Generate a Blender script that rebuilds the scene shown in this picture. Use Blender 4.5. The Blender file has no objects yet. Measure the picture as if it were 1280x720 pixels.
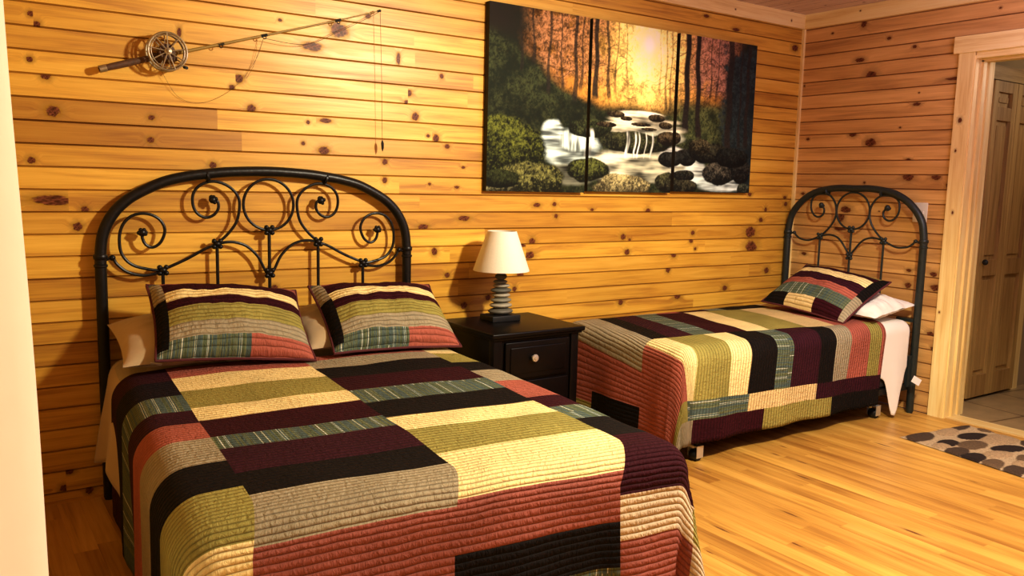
import bpy, math, random
import numpy as np
from mathutils import Vector, Matrix, noise
random.seed(7)
C = bpy.context.scene.collection
PI = math.pi
P = 0.0857            # exposed width of one wall board
CEIL = 2.453
XL, YN = -4.95, -4.7   # left wall, wall behind the viewpoint

# ------------------------------------------------------------------ node helpers
def new_mat(name):
    m = bpy.data.materials.new(name); m.use_nodes = True
    nt = m.node_tree; nt.nodes.clear()
    out = nt.nodes.new('ShaderNodeOutputMaterial')
    b = nt.nodes.new('ShaderNodeBsdfPrincipled')
    nt.links.new(b.outputs[0], out.inputs[0])
    return m, nt, b
class N:
    def __init__(s, nt): s.nt = nt
    def put(s, sock, v):
        if v is None: return
        if hasattr(v, 'is_output') or isinstance(v, bpy.types.NodeSocket): s.nt.links.new(v, sock)
        else:
            if isinstance(v, tuple) and len(v) == 3 and sock.type == 'RGBA': v = v + (1,)
            sock.default_value = v
    def math(s, op, a, b=None, c=None, clamp=False):
        n = s.nt.nodes.new('ShaderNodeMath'); n.operation = op; n.use_clamp = clamp
        s.put(n.inputs[0], a); s.put(n.inputs[1], b)
        if c is not None: s.put(n.inputs[2], c)
        return n.outputs[0]
    def vmath(s, op, a, b=None):
        n = s.nt.nodes.new('ShaderNodeVectorMath'); n.operation = op
        s.put(n.inputs[0], a); s.put(n.inputs[1], b)
        return n.outputs['Value'] if op in ('LENGTH', 'DOT_PRODUCT', 'DISTANCE') else n.outputs[0]
    def attr(s, name, out='Vector'):
        n = s.nt.nodes.new('ShaderNodeAttribute'); n.attribute_name = name; return n.outputs[out]
    def noise(s, vec, scale=1, detail=3, rough=.5, dist=0):
        n = s.nt.nodes.new('ShaderNodeTexNoise'); s.put(n.inputs['Vector'], vec)
        n.inputs['Scale'].default_value = scale; n.inputs['Detail'].default_value = detail
        n.inputs['Roughness'].default_value = rough; n.inputs['Distortion'].default_value = dist
        return n.outputs['Fac']
    def ramp(s, fac, stops, interp='LINEAR'):
        n = s.nt.nodes.new('ShaderNodeValToRGB'); n.color_ramp.interpolation = interp
        e = n.color_ramp.elements
        while len(e) < len(stops): e.new(.5)
        for i, (p, c) in enumerate(stops):
            e[i].position = p; e[i].color = tuple(c) + (1,) if len(c) == 3 else c
        s.put(n.inputs[0], fac); return n.outputs[0]
    def mix(s, fac, a, b, mode='MIX'):
        n = s.nt.nodes.new('ShaderNodeMix'); n.data_type = 'RGBA'; n.blend_type = mode
        s.put(n.inputs[0], fac); s.put(n.inputs[6], a); s.put(n.inputs[7], b); return n.outputs[2]
    def sep(s, v):
        n = s.nt.nodes.new('ShaderNodeSeparateXYZ'); s.put(n.inputs[0], v); return n.outputs
    def comb(s, x=0., y=0., z=0.):
        n = s.nt.nodes.new('ShaderNodeCombineXYZ')
        for i, v in enumerate((x, y, z)): s.put(n.inputs[i], v)
        return n.outputs[0]
    def mapr(s, v, a, b, c=0., d=1.):
        n = s.nt.nodes.new('ShaderNodeMapRange'); n.interpolation_type = 'SMOOTHSTEP'
        for i, x in enumerate((v, a, b, c, d)): s.put(n.inputs[i], x)
        return n.outputs[0]
    def bump(s, h, strength=.3, dist=.002):
        n = s.nt.nodes.new('ShaderNodeBump'); s.put(n.inputs['Height'], h)
        n.inputs['Strength'].default_value = strength; n.inputs['Distance'].default_value = dist
        return n.outputs[0]
    def coord(s, k='Object'):
        return s.nt.nodes.new('ShaderNodeTexCoord').outputs[k]

def plain(name, col, rough=.6, metal=0., noise_amt=.08, scale=40, bump=.0, sheen=0., spec=.5):
    m, nt, b = new_mat(name); n = N(nt)
    f = n.noise(n.coord(), scale, 3)
    lo = tuple(c * (1 - noise_amt) for c in col); hi = tuple(min(1, c * (1 + noise_amt)) for c in col)
    nt.links.new(n.mix(f, lo, hi), b.inputs['Base Color'])
    b.inputs['Roughness'].default_value = rough; b.inputs['Metallic'].default_value = metal
    b.inputs['Specular IOR Level'].default_value = spec
    if sheen: b.inputs['Sheen Weight'].default_value = sheen
    if bump: nt.links.new(n.bump(f, bump, .003), b.inputs['Normal'])
    return m

def wood_mat(name, light, mid, dark, rough=.38, coat=.13, gscale=1., knotcol=(.075, .022, .007), contrast=1.):
    """pine driven by corner attributes: wp (along, across, seed), kn (knot local coords, tone)"""
    m, nt, b = new_mat(name); n = N(nt)
    wp = n.attr('wp'); kn = n.attr('kn')
    k = n.sep(kn)
    w0 = n.sep(wp)
    d = n.math('SQRT', n.math('ADD', n.math('MULTIPLY', k[0], k[0]), n.math('MULTIPLY', k[1], k[1])))
    jag = n.noise(n.comb(k[0], k[1], w0[2]), 1.3, 4, .7)
    d = n.math('ADD', d, n.math('MULTIPLY', n.math('SUBTRACT', jag, .5), 1.1))
    w = n.sep(wp)
    # grain bends round the knots
    pull = n.mapr(d, .8, 3.2, 1., 0.)
    across = n.math('ADD', w[1], n.math('MULTIPLY', n.math('MULTIPLY', pull, .02), n.math('SIGN', k[1])))
    gv = n.comb(n.math('MULTIPLY', w[0], 1.3 * gscale), n.math('MULTIPLY', across, 26. * gscale), w[2])
    g1 = n.noise(gv, 1.0, 4, .6, .6)
    gv2 = n.comb(n.math('MULTIPLY', w[0], 5. * gscale), n.math('MULTIPLY', across, 190. * gscale), w[2])
    g2 = n.noise(gv2, 1.0, 2, .5)
    g3 = n.noise(n.comb(n.math('MULTIPLY', w[0], 1.2), n.math('MULTIPLY', w[1], 5.), w[2]), 1.5, 2)
    g = n.math('ADD', n.math('MULTIPLY', g1, .62), n.math('MULTIPLY', g2, .2))
    g = n.math('ADD', g, n.math('MULTIPLY', g3, .3))
    c = .17 / contrast
    col = n.ramp(g, [(.56 - c, dark), (.56, mid), (.56 + c, light)])
    # per-board tone carried in kn.z
    tone = n.math('ADD', n.math('MULTIPLY', n.math('SUBTRACT', k[2], .5), .42), 1.)
    tn = n.nt.nodes.new('ShaderNodeCombineColor')
    n.put(tn.inputs[0], tone); n.put(tn.inputs[1], n.math('POWER', tone, 1.35)); n.put(tn.inputs[2], n.math('POWER', tone, 1.6))
    col = n.mix(1., col, tn.outputs[0], 'MULTIPLY')
    halo = n.mapr(d, 1.0, 2.3, .55, 0.)
    col = n.mix(halo, col, tuple(x * .5 for x in mid))
    core = n.mapr(d, .75, 1.05, 1., 0.)
    ring = n.noise(n.comb(k[0], k[1], 3.), 3.5, 2)
    kc = n.ramp(ring, [(.35, knotcol), (.7, tuple(x * 3.6 + .02 for x in knotcol))])
    col = n.mix(core, col, kc)
    nt.links.new(col, b.inputs['Base Color'])
    nt.links.new(n.mapr(g1, .3, .7, rough + .1, rough), b.inputs['Roughness'])
    b.inputs['Coat Weight'].default_value = coat; b.inputs['Coat Roughness'].default_value = .34; nt.links.new(n.mapr(d, .9, 1.5, .1, .45), b.inputs['Specular IOR Level'])
    h = n.math('ADD', n.math('MULTIPLY', g2, .5), g1)
    nt.links.new(n.bump(h, .25, .0012), b.inputs['Normal'])
    return m

M_WALL = wood_mat('amber_knotty_pine', (.77, .485, .09), (.67, .385, .055), (.45, .215, .03), contrast=1.2)
M_WALLR = wood_mat('haze_tinted_knotty_pine', (.82, .53, .21), (.70, .42, .15), (.48, .26, .09), contrast=1.1)  # amber pine for the right wall, with mauve glare put into its base colour
M_TRIM = wood_mat('pale_pine_trim', (.92, .80, .42), (.86, .68, .30), (.68, .46, .16), rough=.45)
M_CEIL = wood_mat('ceiling_pine', (.80, .64, .58), (.68, .53, .48), (.50, .36, .32), rough=.6, coat=0)
M_FLOOR = wood_mat('amber_floor_plank', (.66, .40, .10), (.55, .30, .062), (.36, .17, .03), rough=.38, coat=.3, gscale=.7, contrast=1.25)
M_DOOR = wood_mat('hall_door_oak', (.50, .33, .12), (.40, .25, .08), (.26, .15, .045), rough=.5, gscale=1.5)
M_IRON = plain('black_wrought_iron', (.012, .011, .011), .38, .3, .3, 60, .3)
M_IRON2 = plain('charcoal_green_wrought_iron', (.034, .044, .042), .42, .3, .3, 60, .3)
M_ESPR = plain('espresso_wood', (.0045, .0028, .0024), .36, 0, .4, 30, spec=.22)
M_CHROME = plain('brushed_nickel', (.66, .66, .64), .35, .75)
M_SHADE = plain('cream_lamp_shade', (.86, .82, .72), .8, 0, .03, 120, .15)
M_BLACK = plain('black_plastic', (.01, .01, .01), .5)
M_SHEET = plain('ivory_cotton', (.74, .66, .52), .85, 0, .05, 8, .3, .3)
M_SHEETW = plain('white_cotton', (.82, .78, .72), .85, 0, .04, 8, .3, .3)
M_PILLOW = plain('beige_pillowcase', (.50, .39, .24), .85, 0, .06, 10, .4, .3)
M_MATT = plain('mattress_ticking', (.42, .38, .33), .9, 0, .1, 30, .2)
M_BOX = plain('box_spring_cloth', (.03, .026, .026), .9, 0, .2, 30, .2)
M_CURT = plain('cream_curtain', (.74, .69, .54), .9, 0, .03, 20, .2, .2)
M_SWITCH = plain('ivory_switch_plate', (.80, .76, .62), .4, 0, .02)
M_BATHW = plain('tan_hall_wall', (.36, .27, .16), .8, 0, .05, 4)
M_PIPING = plain('dark_red_piping', (.10, .018, .022), .8, 0, .2)
M_RODC = plain('bamboo_rod', (.30, .20, .05), .4, 0, .2, 30)
M_CORK = plain('worn_rod_grip', (.11, .055, .03), .6, 0, .5, 80, .3)
M_REEL = plain('aged_brass_reel', (.42, .36, .25), .35, .75, .4, 60, .2)
M_LINE = plain('fishing_line', (.10, .06, .02), .6)
M_TAG = plain('white_tag', (.85, .83, .8), .7, 0, .02)
M_STONE = [plain('river_stone_' + n_, c_, .55, 0, .25, 50, .3) for n_, c_ in
           (('grey', (.23, .22, .17)), ('slate', (.13, .125, .10)), ('pale', (.36, .33, .25)))]

# ------------------------------------------------------------------ mesh helpers
class MB:
    def __init__(s): s.v = []; s.f = []; s.at = {}
    def add(s, vs, fs, **attrs):
        o = len(s.v); s.v += [tuple(v) for v in vs]
        for f in fs: s.f.append(tuple(i + o for i in f))
        return s
    def box(s, a, b, bev=0.):
        x0, y0, z0 = [min(p, q) for p, q in zip(a, b)]; x1, y1, z1 = [max(p, q) for p, q in zip(a, b)]
        if bev <= 0:
            vs = [(x, y, z) for x in (x0, x1) for y in (y0, y1) for z in (z0, z1)]
            fs = [(0, 1, 3, 2), (4, 6, 7, 5), (0, 4, 5, 1), (2, 3, 7, 6), (0, 2, 6, 4), (1, 5, 7, 3)]
            return s.add(vs, fs)
        import bmesh
        bm = bmesh.new(); bmesh.ops.create_cube(bm, size=1)
        for v in bm.verts: v.co = Vector(((x0 + x1) / 2 + v.co.x * (x1 - x0), (y0 + y1) / 2 + v.co.y * (y1 - y0), (z0 + z1) / 2 + v.co.z * (z1 - z0)))
        bmesh.ops.bevel(bm, geom=bm.edges[:], offset=bev, segments=3, affect='EDGES', profile=.5)
        bm.verts.index_update()
        s.add([v.co[:] for v in bm.verts], [[v.index for v in f.verts] for f in bm.faces]); bm.free(); return s
    def tube(s, pts, r, n=10, closed=False, caps=True):
        pts = [Vector(p) for p in pts]; m = len(pts)
        rr = r if isinstance(r, (list, tuple)) else [r] * m
        T = []
        for i in range(m):
            if closed: t = pts[(i + 1) % m] - pts[i - 1]
            else: t = pts[min(i + 1, m - 1)] - pts[max(i - 1, 0)]
            T.append(t.normalized())
        ref = Vector((0, 0, 1)) if abs(T[0].z) < .9 else Vector((1, 0, 0))
        u = T[0].cross(ref).normalized(); vs = []
        for i in range(m):
            u = (u - T[i] * u.dot(T[i])).normalized(); w = T[i].cross(u)
            for k in range(n):
                a = 2 * PI * k / n
                vs.append(pts[i] + (u * math.cos(a) + w * math.sin(a)) * rr[i])
        fs = []
        for i in range(m if closed else m - 1):
            j = (i + 1) % m
            for k in range(n): fs.append((i * n + k, i * n + (k + 1) % n, j * n + (k + 1) % n, j * n + k))
        if not closed and caps:
            fs.append(tuple(range(n))[::-1]); fs.append(tuple((m - 1) * n + k for k in range(n)))
        return s.add(vs, fs)
    def lathe(s, prof, c=(0, 0, 0), n=32, axis='z', sx=1., sy=1., ang=0.):
        vs = []; m = len(prof)
        for r, z in prof:
            for k in range(n):
                a = 2 * PI * k / n; x, y = r * math.cos(a) * sx, r * math.sin(a) * sy
                x, y = x * math.cos(ang) - y * math.sin(ang), x * math.sin(ang) + y * math.cos(ang)
                p = (x, y, z) if axis == 'z' else ((x, -z, y) if axis == 'y' else (z, x, y))
                vs.append((p[0] + c[0], p[1] + c[1], p[2] + c[2]))
        fs = [(i * n + k, i * n + (k + 1) % n, (i + 1) * n + (k + 1) % n, (i + 1) * n + k) for i in range(m - 1) for k in range(n)]
        if prof[0][0] > 1e-5: fs.append(tuple(range(n))[::-1])
        if prof[-1][0] > 1e-5: fs.append(tuple((m - 1) * n + k for k in range(n)))
        return s.add(vs, fs)
    def ball(s, c, rx, ry=None, rz=None, n=14, m=8):
        ry = ry or rx; rz = rz or rx; vs = [(c[0], c[1], c[2] - rz)]
        for i in range(1, m):
            th = PI * i / m
            for k in range(n):
                a = 2 * PI * k / n
                vs.append((c[0] + rx * math.sin(th) * math.cos(a), c[1] + ry * math.sin(th) * math.sin(a), c[2] - rz * math.cos(th)))
        vs.append((c[0], c[1], c[2] + rz)); L = len(vs) - 1; fs = []
        for k in range(n):
            fs.append((0, 1 + (k + 1) % n, 1 + k)); fs.append((L, L - n + k, L - n + (k + 1) % n))
        for i in range(m - 2):
            for k in range(n):
                a = 1 + i * n + k; b_ = 1 + i * n + (k + 1) % n
                fs.append((a, b_, b_ + n, a + n))
        return s.add(vs, fs)
    def build(s, name, mat, parent=None, smooth=True, origin=None):
        me = bpy.data.meshes.new(name)
        vs = s.v
        if origin is not None: vs = [(v[0] - origin[0], v[1] - origin[1], v[2] - origin[2]) for v in vs]
        me.from_pydata(vs, [], s.f); me.update()
        if mat: me.materials.append(mat)
        o = bpy.data.objects.new(name, me); C.objects.link(o)
        if origin is not None: o.location = origin
        if parent is not None: o.parent = parent
        if smooth: me.shade_smooth(); me.set_sharp_from_angle(angle=math.radians(40))
        return o
def tag(o, label=None, cat=None, group=None, kind=None):
    if label: o['label'] = label
    if cat: o['category'] = cat
    if group: o['group'] = group
    if kind: o['kind'] = kind
    return o
def empty(name, loc, label, cat, group=None, rz=0.):
    o = bpy.data.objects.new(name, None); C.objects.link(o); o.location = loc; o.rotation_euler = (0, 0, rz)
    o.empty_display_size = .1
    return tag(o, label, cat, group)
def smooth_path(ctrl, n=8):
    """Catmull-Rom through control points"""
    c = [Vector(p) for p in ctrl]; out = []
    for i in range(len(c) - 1):
        p0 = c[max(i - 1, 0)]; p1 = c[i]; p2 = c[i + 1]; p3 = c[min(i + 2, len(c) - 1)]
        for k in range(n):
            t = k / n
            out.append(.5 * ((2 * p1) + (-p0 + p2) * t + (2 * p0 - 5 * p1 + 4 * p2 - p3) * t * t + (-p0 + 3 * p1 - 3 * p2 + p3) * t ** 3))
    out.append(c[-1]); return out

# ------------------------------------------------------------------ boards (walls, floor, ceiling, trim)
class Boards:
    """quads with corner attributes wp, kn; frame: origin o, along-axis a, across-axis c, outward normal nrm"""
    def __init__(s, o, a, c, nrm):
        s.o, s.a, s.c, s.n = map(Vector, (o, a, c, nrm)); s.v = []; s.f = []; s.wp = []; s.kn = []
    def quad(s, pts, wps, kns):
        b = len(s.v)
        for (l, t, d) in pts: s.v.append(tuple(s.o + s.a * l + s.c * t + s.n * d))
        s.f.append((b, b + 1, b + 2, b + 3)); s.wp += wps; s.kn += kns
    def board(s, l0, l1, t0, t1, knots=(), seed=0., tone=.5, groove=.0038, depth=.008, lift=0., ends=False):
        """face of one board with v-edges; knots (l, t, rl, rt)"""
        ks = sorted(knots); segs = []
        cur = l0
        for i, k in enumerate(ks):
            a = max(k[0] - 3.6 * k[2], cur)
            b = min(k[0] + 3.6 * k[2], l1)
            if i + 1 < len(ks): b = min(b, (k[0] + ks[i + 1][0]) / 2)
            if b <= a: continue
            if a > cur: segs.append((cur, a, None))
            segs.append((a, b, k)); cur = b
        if cur < l1: segs.append((cur, l1, None))
        rows = [(t0, t0 + groove, -depth, 0.), (t0 + groove, t1 - groove, 0., 0.), (t1 - groove, t1, 0., -depth)] if groove > 0 else [(t0, t1, 0., 0.)]
        for a, b, k in segs:
            for (ta, tb, da, db) in rows:
                pts = [(a, ta, da + lift), (b, ta, da + lift), (b, tb, db + lift), (a, tb, db + lift)]
                wps = [(p[0], p[1], seed) for p in pts]
                tn_ = tone if (da == 0. and db == 0.) or groove < .002 else tone - .75
                if k: kns = [((p[0] - k[0]) / k[2], (p[1] - k[1]) / k[3], tn_) for p in pts]
                else: kns = [(9., 9., tn_)] * 4
                s.quad(pts, wps, kns)
    def slab(s, l0, l1, t0, t1, d0, d1, seed=0., tone=.5, knots=()):
        """solid plank: front face with knots plus sides"""
        s.board(l0, l1, t0, t1, knots, seed, tone, groove=0, lift=d1)
        K = [(9., 9., tone)] * 4
        for q in ([(l0, t0, d0), (l1, t0, d0), (l1, t0, d1), (l0, t0, d1)], [(l0, t1, d1), (l1, t1, d1), (l1, t1, d0), (l0, t1, d0)],
                  [(l0, t0, d0), (l0, t0, d1), (l0, t1, d1), (l0, t1, d0)], [(l1, t0, d1), (l1, t0, d0), (l1, t1, d0), (l1, t1, d1)],
                  [(l0, t1, d0), (l1, t1, d0), (l1, t0, d0), (l0, t0, d0)]):
            s.quad(q, [(p[0], p[1] + p[2], seed) for p in q], K)
    def build(s, name, mat, parent=None, kind=None):
        me = bpy.data.meshes.new(name); me.from_pydata(s.v, [], s.f)
        for nm, dat in (('wp', s.wp), ('kn', s.kn)):
            at = me.attributes.new(nm, 'FLOAT_VECTOR', 'CORNER')
            at.data.foreach_set('vector', np.array(dat, dtype=np.float32).ravel())
        me.materials.append(mat); me.update()
        o = bpy.data.objects.new(name, me); C.objects.link(o)
        if parent is not None: o.parent = parent
        if kind: o['kind'] = kind
        return o
def rnd_knots(l0, l1, t0, t1, dens, rs):
    out = []; l = l0 + rs.random() * dens
    while l < l1 - .03:
        r = rs.uniform(.004, .011); out.append((l, rs.uniform(t0 + .015, t1 - .015), r * rs.uniform(1, 1.6), r))
        l += dens * rs.uniform(.35, 1.7)
    return out
# knots seen on the walls (metres: x, z, rx, rz), back wall
BK = [(-4.446, 1.668, 0.0181, 0.0176), (-4.427, 1.537, 0.0271, 0.0211), (-4.506, 1.352, 0.0149, 0.014), (-4.079, 1.535, 0.0155, 0.0107), (-4.085, 1.446, 0.0154, 0.0142), (-3.843, 1.355, 0.0159, 0.0144), (-4.443, 1.203, 0.0719, 0.021), (-4.332, 1.167, 0.0151, 0.0141), (-4.36, 1.101, 0.0181, 0.0176), (-3.727, 1.72, 0.0196, 0.0183), (-3.757, 1.681, 0.013, 0.0109), (-3.678, 1.597, 0.0196, 0.0183), (-3.344, 1.567, 0.0311, 0.0113), (-3.449, 1.462, 0.0101, 0.0093), (-3.352, 1.435, 0.0275, 0.0188), (-3.426, 1.555, 0.0102, 0.0093), (-4.486, 1.887, 0.0123, 0.0106), (-4.469, 1.849, 0.0153, 0.0142), (-4.495, 1.722, 0.0121, 0.0106), (-2.927, 1.723, 0.0189, 0.0158), (-2.935, 1.678, 0.0151, 0.0118), (-2.891, 1.613, 0.019, 0.0198), (-3.05, 1.395, 0.0146, 0.0155), (-3.05, 1.308, 0.0146, 0.0155), (-2.776, 1.516, 0.0195, 0.02), (-2.82, 1.526, 0.0116, 0.008), (-2.712, 1.481, 0.0158, 0.0121), (-2.618, 1.381, 0.0121, 0.0081), (-2.654, 1.281, 0.016, 0.0081), (-2.809, 1.294, 0.0096, 0.008), (-2.155, 1.195, 0.0272, 0.0129), (-2.037, 1.2, 0.0164, 0.0132), (-2.023, 1.135, 0.0141, 0.0132), (-2.609, 1.125, 0.0364, 0.0143), (-2.842, 1.083, 0.0307, 0.0159), (-2.777, 0.962, 0.0195, 0.02), (-2.702, 0.839, 0.016, 0.0142), (-2.6, 0.677, 0.0207, 0.0206), (-2.18, 0.998, 0.0226, 0.0216), (-2.243, 0.978, 0.0267, 0.0086), (-2.194, 0.925, 0.0362, 0.0215), (-2.253, 0.82, 0.0246, 0.0236), (-2.288, 0.748, 0.0156, 0.015), (-1.528, 1.013, 0.0216, 0.0188), (-1.477, 0.994, 0.0109, 0.0095), (-1.492, 0.923, 0.0218, 0.0189), (-1.526, 0.627, 0.0219, 0.0166), (-1.341, 1.166, 0.0226, 0.0145), (-0.954, 1.028, 0.0189, 0.0153), (-0.964, 0.979, 0.0189, 0.0153), (-0.925, 0.928, 0.0127, 0.0102), (-1.111, 0.893, 0.0242, 0.015), (-1.153, 0.807, 0.021, 0.0199), (-0.633, 0.666, 0.0244, 0.0187), (-1.059, 0.639, 0.031, 0.0202), (-0.417, 1.026, 0.0511, 0.0383), (-0.4, 0.931, 0.0588, 0.0385), (-0.278, 1.173, 0.0151, 0.0167), (-0.32, 1.104, 0.0225, 0.0166), (-0.446, 1.271, 0.0217, 0.0136), (-0.231, 0.765, 0.027, 0.0225), (-0.075, 1.211, 0.02, 0.0172), (-0.088, 1.254, 0.0199, 0.0114), (-3.278, 1.97, 0.043, 0.0345), (-3.405, 1.886, 0.0486, 0.0189), (-2.983, 1.877, 0.0113, 0.0276), (-4.447, 0.059, 0.0167, 0.0148), (-4.356, 0.032, 0.0169, 0.0149), (-4.431, 0.123, 0.0232, 0.0111), (-0.932, 2.333, 0.0262, 0.0104), (-0.664, 2.285, 0.0351, 0.0107), (-0.081, 2.237, 0.0327, 0.0232), (-3.587, 0.82, 0.0167, 0.0148), (-3.138, 2.051, 0.0148, 0.0117), (-3.548, 1.981, 0.0102, 0.0075), (-3.964, 1.882, 0.0096, 0.0181), (-2.059, 1.372, 0.014, 0.0131), (-2.749, 1.817, 0.0119, 0.0121), (-2.454, 0.71, 0.0171, 0.0168), (-1.77, 1.17, 0.0151, 0.0091)]
RK = [(0.809, 1.397, 0.0372, 0.0214), (0.98, 1.398, 0.0301, 0.0158), (1.059, 1.353, 0.0178, 0.0157), (0.515, 2.018, 0.0399, 0.0332), (0.43, 2.123, 0.034, 0.014), (0.418, 1.665, 0.0268, 0.0167), (0.545, 1.611, 0.0392, 0.0275), (1.016, 0.834, 0.0241, 0.0158), (0.863, 0.843, 0.0186, 0.0107), (0.866, 0.751, 0.0217, 0.0187), (1.033, 0.756, 0.0301, 0.0211), (1.029, 0.479, 0.0244, 0.0186), (1.051, 0.396, 0.0153, 0.0133), (0.407, 1.189, 0.0402, 0.0222), (0.376, 1.137, 0.027, 0.0334), (0.117, 0.882, 0.0214, 0.0115), (0.377, 1.064, 0.0472, 0.0112), (0.439, 2.34, 0.0206, 0.0225), (1.05, 1.957, 0.0663, 0.0105), (0.8, 1.501, 0.0187, 0.0107), (0.826, 1.828, 0.025, 0.0107)]
Z0 = .5 * P   # height of joint number 0
def wall(name, o, a, l0, l1, nrm, knots, dens_rng, hole=None, back=.08, tones=None, joints=1.9, mat=None):
    rs = random.Random(name); B = Boards(o, a, (0, 0, 1), nrm)
    k = 0
    zs = [0.] + [Z0 + i * P for i in range(0, 40) if Z0 + i * P < CEIL] + [CEIL]
    zs = [z for i, z in enumerate(zs) if i == 0 or z - zs[i - 1] > .02]
    for i in range(len(zs) - 1):
        z0, z1 = zs[i], zs[i + 1]
        # planks end to end
        cuts = [l0]; 
        while cuts[-1] < l1 - 1.0: cuts.append(cuts[-1] + rs.uniform(.8, 1.6) * joints)
        cuts = [c for c in cuts if c < l1 - .4] + [l1]
        if name == 'wall_back' and i in (17, 18): cuts = [l0, -3.72 - .1 * (i - 17), -1.6 + .3 * (i - 17), l1]
        for j in range(len(cuts) - 1):
            tone = min(1, max(0, rs.gauss(.5, .22))); seed = rs.uniform(0, 90)
            if tones: tone = tones(i, (cuts[j] + cuts[j + 1]) / 2, tone)
            parts = [(cuts[j], cuts[j + 1])]
            if hole and z0 < hole[2]:
                parts = [(p, q) for p, q in ((cuts[j], min(cuts[j + 1], hole[0])), (max(cuts[j], hole[1]), cuts[j + 1])) if q - p > 1e-4]
            for p, q in parts:
                ks = [x for x in knots if z0 < x[1] <= z1 and p < x[0] < q]
                if dens_rng:
                    for x in rnd_knots(p, q, z0, z1, dens_rng, rs):
                        if all(abs(x[0] - y[0]) > .12 for y in ks): ks.append(x)
                B.board(p, q, z0, z1, ks, seed, tone)
    return B.build(name, mat or M_WALL, kind='structure')

def back_tone(i, x, t):
    if i in (18, 17) and x < -3.9: return -.25
    return t
wall('wall_back', (0, 0, 0), (1, 0, 0), XL, 0., (0, -1, 0), BK, 0, tones=back_tone)
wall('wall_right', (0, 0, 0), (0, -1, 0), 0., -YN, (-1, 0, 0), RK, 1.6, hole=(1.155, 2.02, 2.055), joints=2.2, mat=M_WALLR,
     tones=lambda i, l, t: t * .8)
wall('wall_left', (XL, YN, 0), (0, 1, 0), 0., -YN, (1, 0, 0), [], .5)
wall('wall_near', (XL, YN, 0), (1, 0, 0), 0., -XL, (0, 1, 0), [], .5)
rs = random.Random(3)
# floor: planks running away from the back wall
F = Boards((XL, 0, 0), (0, -1, 0), (1, 0, 0), (0, 0, 1))
x = 0.
while x < -XL - 1e-6:
    w = .079; x1 = min(x + w, -XL); l = -rs.uniform(0, .9)
    while l < -YN:
        l1 = l + rs.choice([.6, .9, 1.2, 1.2, 1.5]); a, b = max(l, 0), min(l1, -YN)
        if b > a + .001:
            ks = rnd_knots(a, b, x, x1, 1.4, rs) if rs.random() < .6 else []
            F.board(a, b, x, x1, [(k[0], k[1], k[2] * 3., k[3] * .6) for k in ks], rs.uniform(0, 90), min(1., max(0., rs.gauss(.5, .2))), groove=.0009, depth=.0009)
        l = l1
    x = x1
F.build('floor', M_FLOOR, kind='structure')
F = Boards((XL, YN, CEIL), (0, 1, 0), (1, 0, 0), (0, 0, -1))
x = 0.
while x < -XL - 1e-6:
    x1 = min(x + .13, -XL)
    F.board(0, -YN, x, x1, rnd_knots(0, -YN, x, x1, .6, rs), rs.uniform(0, 90), rs.uniform(.3, .7), groove=.005, depth=.004); x = x1
F.build('ceiling', M_CEIL, kind='structure')
# crown trim and the corner strip
def trim(name, o, a, c, n_, boxes, mat=M_TRIM, seed=1., tone=.6, kind='structure', parent=None):
    B = Boards(o, a, c, n_)
    for i, bx in enumerate(boxes):
        l0, l1, t0, t1, d0, d1 = bx[:6]
        B.slab(l0, l1, t0, t1, d0, d1, seed + i * 3.3, tone + (bx[6] if len(bx) > 6 else 0), knots=bx[7] if len(bx) > 7 else ())
    return B.build(name, mat, kind=kind, parent=parent)
trim('trim_1', (0, 0, 0), (1, 0, 0), (0, 0, 1), (0, -1, 0), [(XL, 0, 2.362, CEIL, 0, .019, 0, [(-.7, 2.40, .006, .005), (-1.35, 2.42, .008, .006), (-.16, 2.40, .006, .007)])])
trim('trim_2', (0, 0, 0), (0, -1, 0), (0, 0, 1), (-1, 0, 0), [(.019, -YN, 2.362, CEIL, 0, .019, -.05, [(.42, 2.42, .006, .005)])], seed=5)
trim('trim_3', (0, 0, 0), (0, 0, 1), (1, 0, 0), (0, -1, 0), [(0.02, 2.362, -.018, 0, 0, .018, .1)], seed=8)
# doorway: casing, header, jamb
trim('trim_4', (0, 0, 0), (0, 0, 1), (0, -1, 0), (-1, 0, 0),
     [(0, 2.09, 1.062, 1.15, 0, .02, 0, [(1.72, 1.10, .016, .012), (1.2, 1.105, .01, .006), (1.55, 1.09, .009, .006), (.62, 1.08, .007, .005)]), (0, 2.09, 2.03, 2.115, 0, .02)], seed=11, tone=.6)
trim('trim_5', (0, 0, 0), (0, -1, 0), (0, 0, 1), (-1, 0, 0), [(1.035, 2.15, 2.09, 2.182, 0, .03, .05, [(1.43, 2.135, .014, .009)])], seed=15)
trim('trim_6', (0, 0, 0), (0, 0, 1), (1, 0, 0), (0, -1, 0),
     [(0, 2.07, -.012, .20, 1.12, 1.157, .05), (0, 2.05, .05, .085, 1.157, 1.170, -.2), (0, 2.05, .12, .15, 1.157, 1.168, -.1),
      (0, 2.07, -.012, .20, 2.018, 2.06)], seed=20, tone=.55)
trim('trim_7', (0, 0, 0), (0, -1, 0), (1, 0, 0), (0, 0, -1), [(1.157, 2.02, -.012, .20, -2.09, -2.055, .05), (1.157, 2.02, .05, .085, -2.055, -2.042, -.2)], seed=24)
trim('trim_8', (0, 0, 0), (0, -1, 0), (1, 0, 0), (0, 0, 1), [(1.157, 2.02, 0., .12, -.01, .008, -.2)], seed=27, tone=.3)
trim('baseboard_back', (0, 0, 0), (1, 0, 0), (0, 0, 1), (0, -1, 0), [(XL, 0, 0, .012, 0, .012, -.3)], mat=M_WALL, seed=30)

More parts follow.
